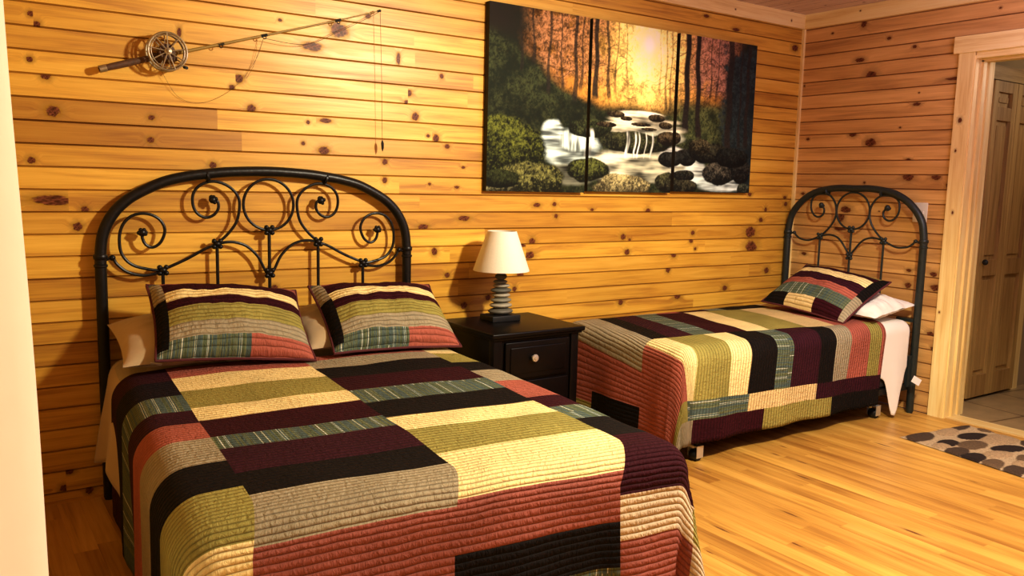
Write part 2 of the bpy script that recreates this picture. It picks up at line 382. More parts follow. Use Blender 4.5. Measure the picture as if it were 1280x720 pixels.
# ------------------------------------------------------------------ hall beyond the doorway
m, nt, b = new_mat('hall_floor_tile'); n = N(nt)
br = nt.nodes.new('ShaderNodeTexBrick'); br.offset = 0; br.inputs['Scale'].default_value = 1
br.inputs['Brick Width'].default_value = .42; br.inputs['Row Height'].default_value = .42; br.inputs['Mortar Size'].default_value = .006
br.inputs['Color1'].default_value = (.42, .33, .20, 1); br.inputs['Color2'].default_value = (.37, .29, .17, 1); br.inputs['Mortar'].default_value = (.12, .08, .04, 1)
mp = nt.nodes.new('ShaderNodeMapping'); mp.inputs['Rotation'].default_value = (0, 0, .12); mp.inputs['Location'].default_value = (.2, .05, 0)
nt.links.new(n.coord(), mp.inputs[0]); nt.links.new(mp.outputs[0], br.inputs[0])
cl = n.noise(n.coord(), 9, 5, .6)
nt.links.new(n.mix(.5, br.outputs[0], n.ramp(cl, [(.3, (.25, .19, .11)), (.7, (.55, .45, .30))]), 'OVERLAY'), b.inputs['Base Color'])
b.inputs['Roughness'].default_value = .35
M_TILE = m
tag(MB().box((.115, -3.2, -.03), (2.9, -.97, .0)).build('floor_hall', M_TILE, smooth=False), kind='structure')
w = MB().box((.2, -.97, 0), (2.98, -.90, 2.45)); tag(w.build('wall_hall_back', M_BATHW, smooth=False), kind='structure')
tag(MB().box((2.9, -3.2, 0), (2.98, -.97, 2.45)).build('wall_hall_right', M_BATHW, smooth=False), kind='structure')
tag(MB().box((.05, -3.28, 0), (2.98, -3.2, 2.45)).build('wall_hall_near', M_BATHW, smooth=False), kind='structure')
tag(MB().box((.02, -3.28, 2.45), (2.98, -.90, 2.5)).build('ceiling_hall', M_BATHW, smooth=False), kind='structure')
wb = MB().box((.02, -1.12, 0), (.2, -.90, 2.45)).box((.02, -3.28, 0), (.2, -2.06, 2.45)).box((.02, -2.06, 2.09), (.2, -1.12, 2.45))
tag(wb.build('wall_hall_left', M_BATHW, smooth=False), kind='structure')
# panelled folding door seen through the opening
dr = Boards((0, -.985, 0), (0, 0, 1), (1, 0, 0), (0, -1, 0))
def leaf(name, x0, x1, parent):
    B = Boards((0, -.985, 0), (0, 0, 1), (1, 0, 0), (0, -1, 0))
    zt = 1.995; st = .055
    B.slab(.02, zt, x0, x0 + st, 0, .035, 31, .75); B.slab(.02, zt, x1 - st, x1, 0, .035, 33, .75)
    for a, b_ in ((.02, .16), (.80, .90), (1.76, 1.84), (1.93, zt)): B.slab(a, b_, x0 + st, x1 - st, 0, .034, 35, .25)
    d = B.build(name, M_DOOR, parent)
    Q = Boards((0, -.985, 0), (0, 0, 1), (1, 0, 0), (0, -1, 0))
    for a, b_ in ((.16, .80), (.90, 1.76), (1.84, 1.93)):
        Q.slab(a, b_, x0 + st, x1 - st, 0, .014, 37, .55)
        Q.slab(a + .03, b_ - .03, x0 + st + .03, x1 - st - .03, .014, .024, 39, .5)
    Q.build('panel', M_DOOR, d); return d
dd = empty('door_2', (0, 0, 0), None, None); dd['kind'] = 'structure'
leaf('door_leaf', .50, .785, dd); leaf('door_leaf', .79, 1.10, dd)
MB().ball((.53, -1.045, .89), .012, .018, .018).build('door_knob', M_BLACK, dd)
trim('trim_9', (0, -.97, 0), (0, 0, 1), (1, 0, 0), (0, -1, 0), [(0, 2.05, 1.115, 1.21, 0, .03, .1), (0, 2.05, .40, .49, 0, .03, 0), ], mat=M_TRIM, seed=41, tone=.35)
trim('trim_10', (0, -.97, 0), (1, 0, 0), (0, 0, 1), (0, -1, 0), [(.40, 1.21, 2.005, 2.09, 0, .03, -.1)], mat=M_DOOR, seed=44)

# ------------------------------------------------------------------ light switch
sw = empty('light_switch', (0, -.905, 1.192), 'ivory double light switch plate on the pine wall behind the narrow headboard', 'switch')
MB().box((-.007, -.044, -.058), (0, .044, .058), .003).build('plate', M_SWITCH, sw)
for s_ in (-1, 1): MB().box((-.016, s_ * .02 - .004, -.009), (-.006, s_ * .02 + .004, .011), .001).build('toggle', M_SWITCH, sw)

# ------------------------------------------------------------------ beds: headboards
def knob_cluster(mb, c, ax, r=.018, seed=0):
    q = random.Random(seed)
    mb.ball(c, r * .95)
    for i in range(7):
        a = q.uniform(0, 2 * PI); d = r * .75
        mb.ball((c[0] + math.cos(a) * d, c[1] + q.uniform(-.5, .5) * r, c[2] + math.sin(a) * d), r * .48, n=8, m=6)
def collar(mb, c, r=.017):
    mb.ball((c[0], c[1], c[2]), r, r, r * .8)
    for dx in (-.75, .75):
        for dz in (-.7, .7): mb.ball((c[0] + dx * r, c[1] - .004, c[2] + dz * r), r * .62, n=10, m=6)
def ringc(mb, p, axis_t, r, w=.009):
    t = Vector(axis_t).normalized(); p = Vector(p); mb.tube([p - t * w * 1.2, p - t * w * .6, p + t * w * .6, p + t * w * 1.2], [r * .99, r * 1.22, r * 1.22, r * .99], 18)
def headboard(root, D, mat):
    """D: dict of local control points (x,z) for the left half; mirrored"""
    hw = D['hw']; zj = D['zj']; R_ = .0215; rw = .0062
    arch = [(-hw, 0, zj)] + [(-x, 0, z) for x, z in D['arch']]
    full = arch + [(-x, 0, z) for x, _, z in reversed(arch[:-1])]
    MB().tube(smooth_path(full, 10), R_, 18).build('arch_tube', mat, root)
    for s in (-1, 1):
        p = MB(); p.tube([(s * hw, 0, .0), (s * hw, 0, .012), (s * hw, 0, zj)], [R_ * .85, R_, R_], 18)
        ringc(p, (s * hw, 0, zj), (0, 0, 1), R_, .010); ringc(p, (s * hw, 0, zj - .035), (0, 0, 1), R_ * .97, .006); p.build('post', mat, root)
        wr = MB(); wr.tube(smooth_path([(s * x, 0, z) for x, z in D['S']], 8), rw, 9)
        for kx, kz in D['knobs']: knob_cluster(wr, (s * kx, 0, kz), 1, .017, int(kx * 999))
        wr.build('scroll', mat, root)
        if 'T' in D:
            tw = MB().tube(smooth_path([(s * (hw - R_ * .6), 0, zj - .015)] + [(s * x, 0, z) for x, z in D['T']], 8), rw, 9)
            tw.ball((s * D['T'][0][0], 0, D['T'][0][1]), .012); tw.build('tie_wire', mat, root)
        MB().tube(smooth_path([(s * x, 0, z) for x, z in D['A']], 8), rw, 9).build('arched_wire', mat, root)
        for x_, z_ in D['spin']:
            MB().tube([(s * x_, 0, .32), (s * x_, 0, z_)], .0068, 9).build('spindle', mat, root)
            c_ = MB(); collar(c_, (s * x_, 0, z_)); c_.build('knuckle', mat, root)
        a = D['ringat']; q = MB(); ringc(q, (s * a[0], 0, a[1]), (a[2], 0, s * a[3]), R_, .006); q.build('collar', mat, root)
    cx, cz, cr = D['circle']
    MB().tube([(cr * math.sin(2 * PI * k / 48), 0, cz + cr * math.cos(2 * PI * k / 48)) for k in range(48)], rw, 9, closed=True).build('ring', mat, root)
    MB().tube([(0, 0, .32), (0, 0, cz - cr)], .0072, 9).build('spindle', mat, root)
    for zz in (cz - cr, D['zc']): c_ = MB(); collar(c_, (0, 0, zz)); c_.build('knuckle', mat, root)
    MB().tube([(-hw, 0, .33), (hw, 0, .33)], .012, 10).build('lower_crossbar', mat, root)
DFULL = {'hw': 0.668, 'zj': 0.9839, 'arch': [(0.6604, 1.0527), (0.6429, 1.1075), (0.6097, 1.1623), (0.5637, 1.2074), (0.5111, 1.2405), (0.4243, 1.2812), (0.3355, 1.3044), (0.2515, 1.3172), (0.158, 1.327), (0.0, 1.333)], 'S': [(0.5092, 1.0886), (0.5134, 1.057), (0.5011, 1.0285), (0.475, 1.0172), (0.4444, 1.0379), (0.4276, 1.0841), (0.442, 1.1234), (0.4746, 1.1469), (0.5138, 1.1533), (0.553, 1.1415), (0.5828, 1.1104), (0.597, 1.0654), (0.5957, 1.0097), (0.5777, 0.9706), (0.5462, 0.9449), (0.5007, 0.9303), (0.4543, 0.9235), (0.4133, 0.9363), (0.3437, 0.9666), (0.2725, 1.0049), (0.2255, 1.0259), (0.1775, 1.0659), (0.1398, 1.1177), (0.1261, 1.1773), (0.1305, 1.2219), (0.1593, 1.2586), (0.2023, 1.2813), (0.2451, 1.2848), (0.2878, 1.2674), (0.313, 1.2346), (0.3161, 1.1913), (0.3009, 1.1551), (0.2696, 1.1369), (0.2374, 1.1441), (0.2154, 1.1698), (0.2148, 1.1991), (0.2324, 1.2151)], 'T': [(0.6253, 0.9792), (0.6102, 0.9542), (0.5729, 0.9212), (0.5147, 0.9045), (0.4546, 0.9127)], 'A': [(0.2219, 1.0258), (0.1781, 1.0324), (0.1413, 1.0293), (0.0968, 1.0117), (0.052, 0.9686), (0.0258, 0.9178), (0.013, 0.8941)], 'knobs': [(0.5128, 1.0767), (0.236, 1.21)], 'spin': [(0.2219, 1.0258), (0.4395, 0.9229)], 'zc': 0.8938, 'circle': (0.0, 1.1905, 0.1096), 'ringat': (0.2574, 1.3077, 1.0, -0.28)}
DTWIN = {'hw': 0.475, 'zj': 1.0256, 'arch': [(0.4688, 1.0744), (0.4549, 1.1349), (0.4171, 1.1959), (0.3522, 1.2568), (0.267, 1.2996), (0.1758, 1.3186), (0.0989, 1.3258), (0.0, 1.3243)], 'S': [(0.2306, 1.2143), (0.2071, 1.1865), (0.2149, 1.1517), (0.247, 1.1352), (0.2818, 1.1487), (0.3055, 1.1884), (0.3033, 1.2466), (0.2719, 1.2764), (0.2192, 1.2858), (0.1656, 1.2735), (0.1247, 1.2181), (0.1191, 1.1503), (0.1441, 1.0922), (0.1862, 1.0439), (0.2236, 1.0126)], 'T': [(0.4247, 1.0231), (0.4092, 1.0062), (0.3722, 0.9849), (0.3024, 0.9803), (0.2236, 1.0126)], 'A': [(0.2236, 1.0126), (0.1517, 1.0254), (0.0851, 1.0047), (0.0288, 0.9409), (0.0042, 0.9034)], 'knobs': [(0.2306, 1.2143)], 'spin': [(0.2236, 1.0126)], 'zc': 0.8982, 'circle': (0.0, 1.1845, 0.1155), 'ringat': (0.19, 1.303, 1.0, -0.2)}

def caster(root, x, y, mat):
    c_ = MB(); c_.tube([(x, y, .16), (x, y, .075)], .012, 10)
    c_.box((x - .028, y - .022, .070), (x + .028, y + .022, .078), .002)
    c_.box((x - .030, y - .022, .018), (x - .026, y + .022, .078)); c_.box((x + .026, y - .022, .018), (x + .030, y + .022, .078))
    k = c_.build('caster_fork', M_CHROME, root)
    MB().lathe([(0, -.022), (.024, -.022), (.028, -.012), (.028, .012), (.024, .022), (0, .022)], (x, y, .028), 20, 'x').build('wheel', M_BLACK, k)
def rails(root, hw, L, zt=.17, mat=None):
    """side rails, foot rail, casters in bed-local frame: x across, -y toward foot"""
    for s in (-1, 1):
        MB().box((s * hw - .015, -L + .03, zt - .03), (s * hw + .015, -.0, zt + .005)).build('side_rail', M_BLACK, root)
        for yy in (-.30, -L + .12):
            MB().box((s * (hw - .02) - .012, yy - .012, .07), (s * (hw - .02) + .012, yy + .012, zt)).build('leg', M_BLACK, root)
            caster(root, s * (hw - .02), yy, None)
    MB().box((-hw, -L + .03, zt - .03), (hw, -L + .06, zt)).build('foot_rail', M_BLACK, root)

PHI = math.radians(-4.5)
bed1 = empty('iron_bed', (-3.622, -.045, 0), 'black wrought-iron full-size bed with a four-scroll headboard at left', 'bed')
headboard(bed1, DFULL, M_IRON)
before = set(bpy.data.objects)
rails(bed1, .62, 1.88)
for o in set(bpy.data.objects) - before:
    if o.parent == bed1: o.rotation_euler = (0, 0, PHI)
bed2 = empty('iron_bed', (-.065, -.502, 0), 'narrow charcoal iron twin bed on casters with its headboard at the right wall', 'bed', rz=-PI / 2)
headboard(bed2, DTWIN, M_IRON2)
rails(bed2, .45, 1.90)
# hook bracket between headboard and rail, near side
MB().box((.455, -.05, .16), (.475, .01, .35)).build('bracket', M_IRON2, bed2)
MB().box((.35, -.012, .545), (.46, .008, .565)).build('bracket', M_IRON2, bed2)

# ------------------------------------------------------------------ soft goods
def fbm(x, y, z=0., o=3):
    return noise.fractal(Vector((x, y, z)), 1., 2., o)
COL = dict(yellow=(.84, .70, .35), cream=(.70, .55, .28), olive=(.33, .29, .085), grey=(.36, .31, .21), maroon=(.042, .004, .009), black=(.009, .006, .005),
           purple=(.045, .008, .016), pink=(.40, .125, .088), teal=(.16, .19, .12), blush=(.34, .115, .088), navy=(.012, .007, .012), cream2=(.66, .56, .40))
m, nt, b = new_mat('patchwork_quilt'); n = N(nt)
uvw = n.sep(n.attr('quv')); colr = n.attr('pcol', 'Color'); tmask = uvw[2]
ac, al = uvw[0], uvw[1]
st = n.noise(n.comb(n.math('MULTIPLY', ac, 62.), 0., n.math('FLOOR', n.math('MULTIPLY', al, 4.))), 1, 1, .5)
stripe = n.ramp(st, [(.0, (.10, .13, .075)), (.42, (.17, .19, .10)), (.47, (.09, .13, .12)), (.54, (.15, .17, .09)), (.60, (.62, .66, .58)), (.64, (.10, .15, .13)), (.72, (.55, .62, .60)), (.76, (.14, .17, .10))], 'CONSTANT')
base = n.mix(tmask, colr, stripe)
base = n.mix(1., base, n.ramp(n.noise(n.comb(ac, al, 0.), 6, 4), [(.3, (.86, .86, .86)), (.7, (1.1, 1.1, 1.1))]), 'MULTIPLY')
# stitched rows with puckers between them
wob = n.math('MULTIPLY', n.math('SUBTRACT', n.noise(n.comb(n.math('MULTIPLY', ac, 10.), n.math('MULTIPLY', al, 10.), 0.), 1, 2), .5), .007)
row = n.math('ABSOLUTE', n.math('SINE', n.math('MULTIPLY', n.math('ADD', al, wob), PI / .0195)))
rowh = n.math('POWER', row, .45)
puck = n.noise(n.comb(n.math('MULTIPLY', ac, 75.), n.math('MULTIPLY', al, 34.), 0.), 1, 3, .6, .6)
h = n.math('ADD', n.math('MULTIPLY', rowh, .5), n.math('MULTIPLY', puck, n.math('MULTIPLY', rowh, 2.1)))
base = n.mix(1., base, n.ramp(n.math('MULTIPLY', rowh, n.math('ADD', puck, .5)), [(.0, (.70, .67, .64)), (.45, (.95, .95, .95)), (.9, (1.04, 1.04, 1.04))]), 'MULTIPLY')
nt.links.new(base, b.inputs['Base Color'])
nt.links.new(n.bump(h, .8, .0055), b.inputs['Normal'])
b.inputs['Roughness'].default_value = .8; b.inputs['Specular IOR Level'].default_value = .16
M_QUILT = m

def drape_pt(s, t, hw, L, H, r, flare=.08, zmin=.02, cornerf=.45, wave=1., off=0., foldseed=0., p_=2.5, flare_neg=None):
    """(s,t) cloth position over a box (x in [-hw,hw], y in [-L,0]), box top H; measured along the outside"""
    ex = abs(s) - (hw - r); ey = -t - (L - r); sg = 1 if s > 0 else -1
    bx = max(-hw + r, min(hw - r, s)); by = max(-(L - r), t)
    ex = max(ex, 0.); ey = max(ey, 0.)
    top = H + off + .006 * fbm(s * 3, t * 3, foldseed) - .012 * (abs(s) / hw) ** 4
    if ex <= 0 and ey <= 0: return (bx, by, top)
    if flare_neg is not None and s < 0: cr_ = math.sin(2 * math.atan2(ey, ex)); flare = flare_neg + (flare - flare_neg) * min(1, ey / .2); wave = wave * .35
    rho = (ex ** p_ + ey ** p_) ** (1 / p_)
    al = math.atan2(ey, ex); cr = math.sin(2 * al)
    ro = r + off
    if rho < 2 * r:
        a = rho / (2 * r) * PI / 2; h_ = ro * math.sin(a); z = top - ro * (1 - math.cos(a))
    else:
        d = rho - 2 * r; fl = flare + cornerf * cr * cr
        tot = r + d
        coord = (t if ex > ey else s) * 1.0
        wv = wave * (.020 * math.sin(coord * 15 + foldseed) + .016 * fbm(coord * 5, foldseed, 1.)) * min(1, d / .3)
        wv += wave * .018 * math.sin(al * 7 + 1.0 + foldseed) * cr * min(1, d / .3)
        h_ = ro + d * math.sin(math.atan(fl)) + wv; z = top - ro - d * math.cos(math.atan(fl))
        if z < zmin: h_ += (zmin - z) * .6; z = zmin + .004 * math.sin(s * 40)
    return (bx + sg * math.cos(al) * h_, by - math.sin(al) * h_, z)

def cloth(name, us, vs, warp, pt, patch, loc, rz, mat, along='v', thick=.008, label=None, cat=None, mask=None, parent=None):
    nu, nv = len(us), len(vs); V = []
    for v in vs:
        for u in us:
            s, t = warp(u, v); V.append(pt(s, t))
    F_ = []; cols = []; quv = []
    for j in range(nv - 1):
        for i in range(nu - 1):
            uc, vc = (us[i] + us[i + 1]) / 2, (vs[j] + vs[j + 1]) / 2
            if mask and not mask(uc, vc): continue
            F_.append((j * nu + i, j * nu + i + 1, (j + 1) * nu + i + 1, (j + 1) * nu + i))
            if patch:
                nm = patch(uc, vc); c_ = COL[nm]; k = 1. if nm == 'teal' else 0.
                for (a, b_) in ((i, j), (i + 1, j), (i + 1, j + 1), (i, j + 1)):
                    cols.append((*c_, 1.)); q = (us[a], vs[b_]) if along == 'v' else (vs[b_], us[a]); quv.append((q[0], q[1], k))
    me = bpy.data.meshes.new(name); me.from_pydata(V, [], F_)
    if patch:
        at = me.attributes.new('pcol', 'FLOAT_COLOR', 'CORNER'); at.data.foreach_set('color', np.array(cols, dtype=np.float32).ravel())
        at = me.attributes.new('quv', 'FLOAT_VECTOR', 'CORNER'); at.data.foreach_set('vector', np.array(quv, dtype=np.float32).ravel())
    me.materials.append(mat); me.update(); me.shade_smooth()
    if me.polygons[len(me.polygons) // 2].normal.z < 0: me.flip_normals()
    o = bpy.data.objects.new(name, me); C.objects.link(o); o.location = loc; o.rotation_euler = (0, 0, rz)
    if thick:
        md = o.modifiers.new('thick', 'SOLIDIFY'); md.thickness = thick; md.offset = -1
    if parent is not None: o.parent = parent
    return tag(o, label, cat)
def lin(a, b, step, cuts=()):
    n_ = max(2, int(round(abs(b - a) / step))); L_ = [a + (b - a) * i / n_ for i in range(n_ + 1)]
    lo, hi = min(a, b), max(a, b)
    for c_ in cuts:
        if lo < c_ < hi:
            i = min(range(1, len(L_) - 1), key=lambda k: abs(L_[k] - c_)); L_[i] = c_
    return sorted(L_)
def lookup(rows, v):
    for lim, nm in rows:
        if v <= lim: return nm
    return rows[-1][1]

# ---- full bed
B1 = (-3.632, -.08, 0)
HW1, L1, H1, XC1 = .70, 1.93, .585, .037
def off1(p): return (p[0] + XC1, p[1], p[2])
def rbox(x0, x1, y0, y1, z0, z1, r): return MB().box((x0, y0, z0), (x1, y1, z1), r)
o = rbox(-.635, .71, -1.905, -.03, .36, .575, .05).build('mattress', M_MATT); o.location = B1; o.rotation_euler = (0, 0, PHI); tag(o, 'thick full-size mattress under the striped quilt of the left bed', 'mattress')
o = rbox(-.63, .70, -1.90, -.03, .175, .36, .02).build('box_spring', M_BOX); o.location = B1; o.rotation_euler = (0, 0, PHI); tag(o, 'dark box spring under the mattress of the left bed', 'box spring')
def sheet1(u, v):
    k = min(1., max(0., (v + .75) / .3)); return off1(drape_pt(u - XC1, v, HW1 - .012 - .012 * (1 - k), L1 - .01, H1 - .004, .07, flare=.01 + .14 * k, wave=.9 * k, foldseed=2.))
cloth('bed_sheet', lin(-.99, .80, .02), lin(-1.1, -.02, .02), lambda u, v: (u if u > -.66 else -.66 + (u + .66) * (.95 + .12 * math.sin(v * 7 + 1.2)), v), sheet1, None, B1, PHI, M_PILLOW, thick=.003,
      label='beige fitted sheet showing at the head and left side of the full bed', cat='sheet')
c1 = [(.54, 'pink'), (.735, 'yellow'), (.96, 'olive'), (1.10, 'yellow'), (1.295, 'maroon'), (1.415, 'teal'), (1.615, 'purple'), (1.765, 'black'), (1.975, 'grey'), (2.6, 'blush')]
c0 = [(.57, 'purple'), (.78, 'navy'), (.98, 'teal'), (1.12, 'purple'), (1.297, 'pink'), (1.51, 'grey'), (1.70, 'black'), (1.96, 'olive'), (2.14, 'yellow'), (2.6, 'olive')]
c2 = [(.45, 'pink'), (.595, 'grey'), (.775, 'black'), (.985, 'maroon'), (1.14, 'teal'), (1.325, 'black'), (1.48, 'yellow'), (1.69, 'olive'), (1.955, 'yellow'), (2.105, 'blush'), (2.235, 'black'), (2.33, 'teal'), (2.6, 'pink')]
c3 = [(.50, 'yellow'), (.70, 'olive'), (.865, 'black'), (1.05, 'grey'), (1.284, 'pink'), (1.42, 'maroon'), (1.574, 'teal'), (1.765, 'black'), (2.035, 'maroon'), (2.16, 'cream2'), (2.6, 'blush')]
c4 = [(.6, 'teal'), (.9, 'purple'), (1.2, 'yellow'), (1.5, 'black'), (1.7, 'grey'), (1.98, 'maroon'), (2.15, 'olive'), (2.3, 'cream2'), (2.6, 'black')]
def patch1(u, v):
    t = -v; col = c0 if u < -.48 else c1 if u < .02 else c2 if u < .54 else c3 if u < .96 else c4
    return lookup(col, t)
cuts = sorted({-r_[0] for cc in (c0, c1, c2, c3, c4) for r_ in cc})
def w1(u, v):
    k = max(0., min(1., (-v - 1.8) / .2)); return (u - k * (.03 + .06 * max(0, (u + .48))), v)
cloth('quilt', lin(-1.11, 1.12, .016, (-.48, .02, .54, .96)), lin(-2.42, -.37, .016, cuts), w1,
      lambda s, t: off1(drape_pt(s - XC1, t, HW1, L1, H1 + .012, .09, foldseed=.4, flare=.035, cornerf=.08, p_=2.2, flare_neg=.0)), patch1, B1, PHI, M_QUILT,
      label='patchwork striped quilt spread over the full bed at left', cat='quilt')
# ---- twin bed (bed local: x across with +x toward the near side, -y toward the foot)
B2 = (-.08, -.502, 0); HW2, L2, H2 = .47, 1.92, .555
o = rbox(-.455, .455, -1.895, -.03, .34, .545, .05).build('mattress', M_SHEETW); o.location = B2; o.rotation_euler = (0, 0, -PI / 2); tag(o, 'twin mattress under the quilt of the bed against the right wall', 'mattress')
o = rbox(-.455, .455, -1.89, -.03, .175, .34, .02).build('box_spring', M_BOX); o.location = B2; o.rotation_euler = (0, 0, -PI / 2); tag(o, 'dark box spring under the narrow twin mattress', 'box spring')
# world (x, y) -> twin local (lx, ly): lx = -(y+.502), ly = x+.08
PATN = [(-2.07, 'pink'), (-1.925, 'yellow'), (-1.69, 'olive'), (-1.54, 'yellow'), (-1.347, 'black'), (-1.215, 'teal'), (-.995, 'purple'), (-.859, 'black'), (-.72, 'grey'), (-.547, 'pink'), (-.438, 'olive'), (0, 'pink')]
PB1 = [(-2.07, 'olive'), (-1.525, 'teal'), (-.99, 'cream'), (0, 'purple')]
PB2 = [(-2.07, 'grey'), (-1.91, 'grey'), (-1.40, 'maroon'), (-.85, 'olive'), (0, 'black')]
PM = [(-2.52, 'purple'), (-2.20, 'pink'), (-2.01, 'grey'), (-1.90, 'black'), (-1.75, 'purple'), (-1.61, 'teal'), (-1.40, 'maroon'), (-1.24, 'yellow'), (-.97, 'olive'), (-.76, 'cream'), (0, 'pink')]
PF = [(-2.5, 'purple'), (-2.22, 'pink'), (-2.0, 'olive'), (-1.79, 'black'), (-1.58, 'grey'), (-1.42, 'pink'), (-1.20, 'maroon'), (-1.07, 'teal'), (-.72, 'black'), (-.5, 'cream'), (0, 'maroon')]
def interp(v, xs, ys):
    if v <= xs[0]: return ys[0] + (v - xs[0]) * (ys[1] - ys[0]) / (xs[1] - xs[0]) if len(xs) > 1 else ys[0]
    for i in range(len(xs) - 1):
        if v <= xs[i + 1]: return ys[i] + (v - xs[i]) * (ys[i + 1] - ys[i]) / (xs[i + 1] - xs[i])
    return ys[-1]
def w2(u, v):     # u along the wall (world x), v across (world y arc) -> twin local
    s = u + interp(v, [-1.27, -.8, -.2, 0], [0, .06, .23, .27]) * max(0., min(1., (u + 2.35) / .25))
    a = max(0., min(2.2, u + 2.05))
    t = interp(v, [-1.42, -1.27, -.8, -.2, .4], [-1.315 - .005 * a, -1.175 - .02 * a, -.70 - .125 * a, -.07 - .14 * a, .45 - .05 * a])
    return (-(t + .502), s + .08)
def patch2(u, v):
    if v < -1.345: return lookup(PB2, u)
    if v < -1.27: return lookup(PB1, u)
    if v < -.8: return lookup(PATN, u)
    if v < -.2:
        if -2.58 < u < -2.34 and v < -.45: return 'black'
        if -2.58 < u < -2.40 and v < -.2: return 'olive'
        return lookup(PM, u)
    return lookup(PF, u)
def clampw(p): return (max(p[0], -.488), p[1], p[2])
ucuts = sorted({r_[0] for cc in (PATN, PB1, PB2, PM, PF) for r_ in cc})
cloth('quilt', lin(-2.45, -.40, .015, ucuts), lin(-1.43, .36, .015, (-1.345, -1.27, -.8, -.2)), w2,
      lambda s, t: clampw(drape_pt(s, t, HW2, L2, H2 + .014, .075, flare=.04, wave=.45, foldseed=1.3, cornerf=.14, p_=11.)), patch2, B2, -PI / 2, M_QUILT, along='u',
      label='patchwork striped quilt hanging over the twin bed by the wall', cat='quilt')
def sheet2(u, v):
    return drape_pt(u, v, HW2 - .005, L2, H2 + .004, .06, flare=.06, wave=.8, foldseed=4.)
def ws2(u, v):
    ln = .22 + .17 * math.exp(-((v + .17) / .07) ** 2) + .012 * math.sin(v * 60)
    return (max(-.487, u) if u < .47 else .47 + (u - .47) * ln / .48, v - .05 * max(0, u - .5))
sheet_b = cloth('bed_sheet', lin(-.47, .95, .015), lin(-.37, -.03, .012), ws2, sheet2, None, B2, -PI / 2, M_SHEETW, thick=.003,
      label='white crumpled sheet hanging from the head end of the twin bed', cat='sheet')
tg = MB().box((-.03, -.001, -.02), (.03, .001, .02)).build('care_tag', M_TAG); tg.parent = sheet_b; tg.location = (.55, -.07, .22); tg.rotation_euler = (0, .5, 1.2)

# ---- pillows
def pillow(name, w, h, th, M4, patch, mat, label, cat, group=None, n_=44, sag=0., crease=.02, seed=0., piping=None):
    xs = [-1 + 2 * i / n_ for i in range(n_ + 1)]; V = []; F_ = []; cols = []; quv = []
    m_ = n_ + 1
    def pos(a, b_, side):
        x = w / 2 * a * (1 - .05 * (1 - b_ * b_)); y = h / 2 * b_ * (1 - .06 * (1 - a * a))
        pr = max(0, (1 - abs(a) ** 2.6)) ** .55 * max(0, (1 - abs(b_) ** 2.4)) ** .55
        z = side * th / 2 * pr * (1 if side > 0 else .6)
        z += crease * fbm(a * 2.2 + seed, b_ * 2.2, side * 3.) * (.25 + pr) * .5 + sag * a * a + .004 * fbm(a * 9, b_ * 6, seed) * pr
        return (x, y, z)
    for side in (1, -1):
        o_ = len(V)
        for b_ in xs:
            for a in xs: V.append(pos(a, b_, side))
        for j in range(n_):
            for i in range(n_):
                f = (o_ + j * m_ + i, o_ + j * m_ + i + 1, o_ + (j + 1) * m_ + i + 1, o_ + (j + 1) * m_ + i)
                F_.append(f if side > 0 else f[::-1])
                if patch:
                    nm = patch((xs[i] + xs[i + 1]) / 2, (xs[j] + xs[j + 1]) / 2) if side > 0 else 'purple'
                    ids = [(i, j), (i + 1, j), (i + 1, j + 1), (i, j + 1)]
                    if side < 0: ids = ids[::-1]
                    for (a, b_) in ids:
                        cols.append((*COL[nm], 1.)); quv.append((xs[a] * w / 2 + seed, xs[b_] * h / 2 + seed, 1. if nm == 'teal' else 0.))
    me = bpy.data.meshes.new(name); me.from_pydata(V, [], F_)
    if patch:
        at = me.attributes.new('pcol', 'FLOAT_COLOR', 'CORNER'); at.data.foreach_set('color', np.array(cols, dtype=np.float32).ravel())
        at = me.attributes.new('quv', 'FLOAT_VECTOR', 'CORNER'); at.data.foreach_set('vector', np.array(quv, dtype=np.float32).ravel())
    me.materials.append(mat); me.update(); me.shade_smooth()
    o = bpy.data.objects.new(name, me); C.objects.link(o); o.matrix_world = M4; tag(o, label, cat, group)
    if piping:
        edge = [pos(a, -1, 1) for a in xs] + [pos(1, b_, 1) for b_ in xs[1:]] + [pos(a, 1, 1) for a in xs[::-1][1:]] + [pos(-1, b_, 1) for b_ in xs[::-1][1:-1]]
        MB().tube(edge, .0055, 7, closed=True).build('piping', piping, o)
    return o
def frame(c, xdir, ydir):
    X = Vector(xdir).normalized(); Y = Vector(ydir); Y = (Y - X * Y.dot(X)).normalized(); Z = X.cross(Y)
    return Matrix(((X.x, Y.x, Z.x, c[0]), (X.y, Y.y, Z.y, c[1]), (X.z, Y.z, Z.z, c[2]), (0, 0, 0, 1)))
def sham_patch(a, b_):
    if a < -.86: return 'teal' if b_ > .93 else 'grey' if b_ > .3 else 'black' if b_ > -.88 else 'teal'
    if b_ > .80: return 'blush'
    if b_ > .52: return 'maroon'
    if b_ > .22: return 'yellow'
    if b_ > -.02: return 'maroon'
    if b_ > -.40: return 'olive'
    if b_ > -.72: return 'grey'
    return 'teal' if a < .12 else 'pink'
def sham_patch2(a, b_):
    if a > .88: return 'black' if b_ > -.1 else 'grey'
    if b_ > .86: return 'olive'
    if b_ > .62: return 'maroon'
    if b_ > .34: return 'yellow'
    if b_ > .0: return 'purple'
    if b_ > -.28: return 'pink'
    if b_ > -.66: return 'teal'
    return 'black' if a < -.45 else 'cream' if a < .25 else 'maroon'
G = 'quilted shams on the full bed'
pillow('pillow_sham', .585, .41, .21, frame((-3.882, -.375, .742), (1, -.06, -.085), (.0, .80, .56)), sham_patch, M_QUILT,
       'quilted striped pillow sham leaning left of the pair on the full bed', 'pillow', seed=.3, piping=M_PIPING)
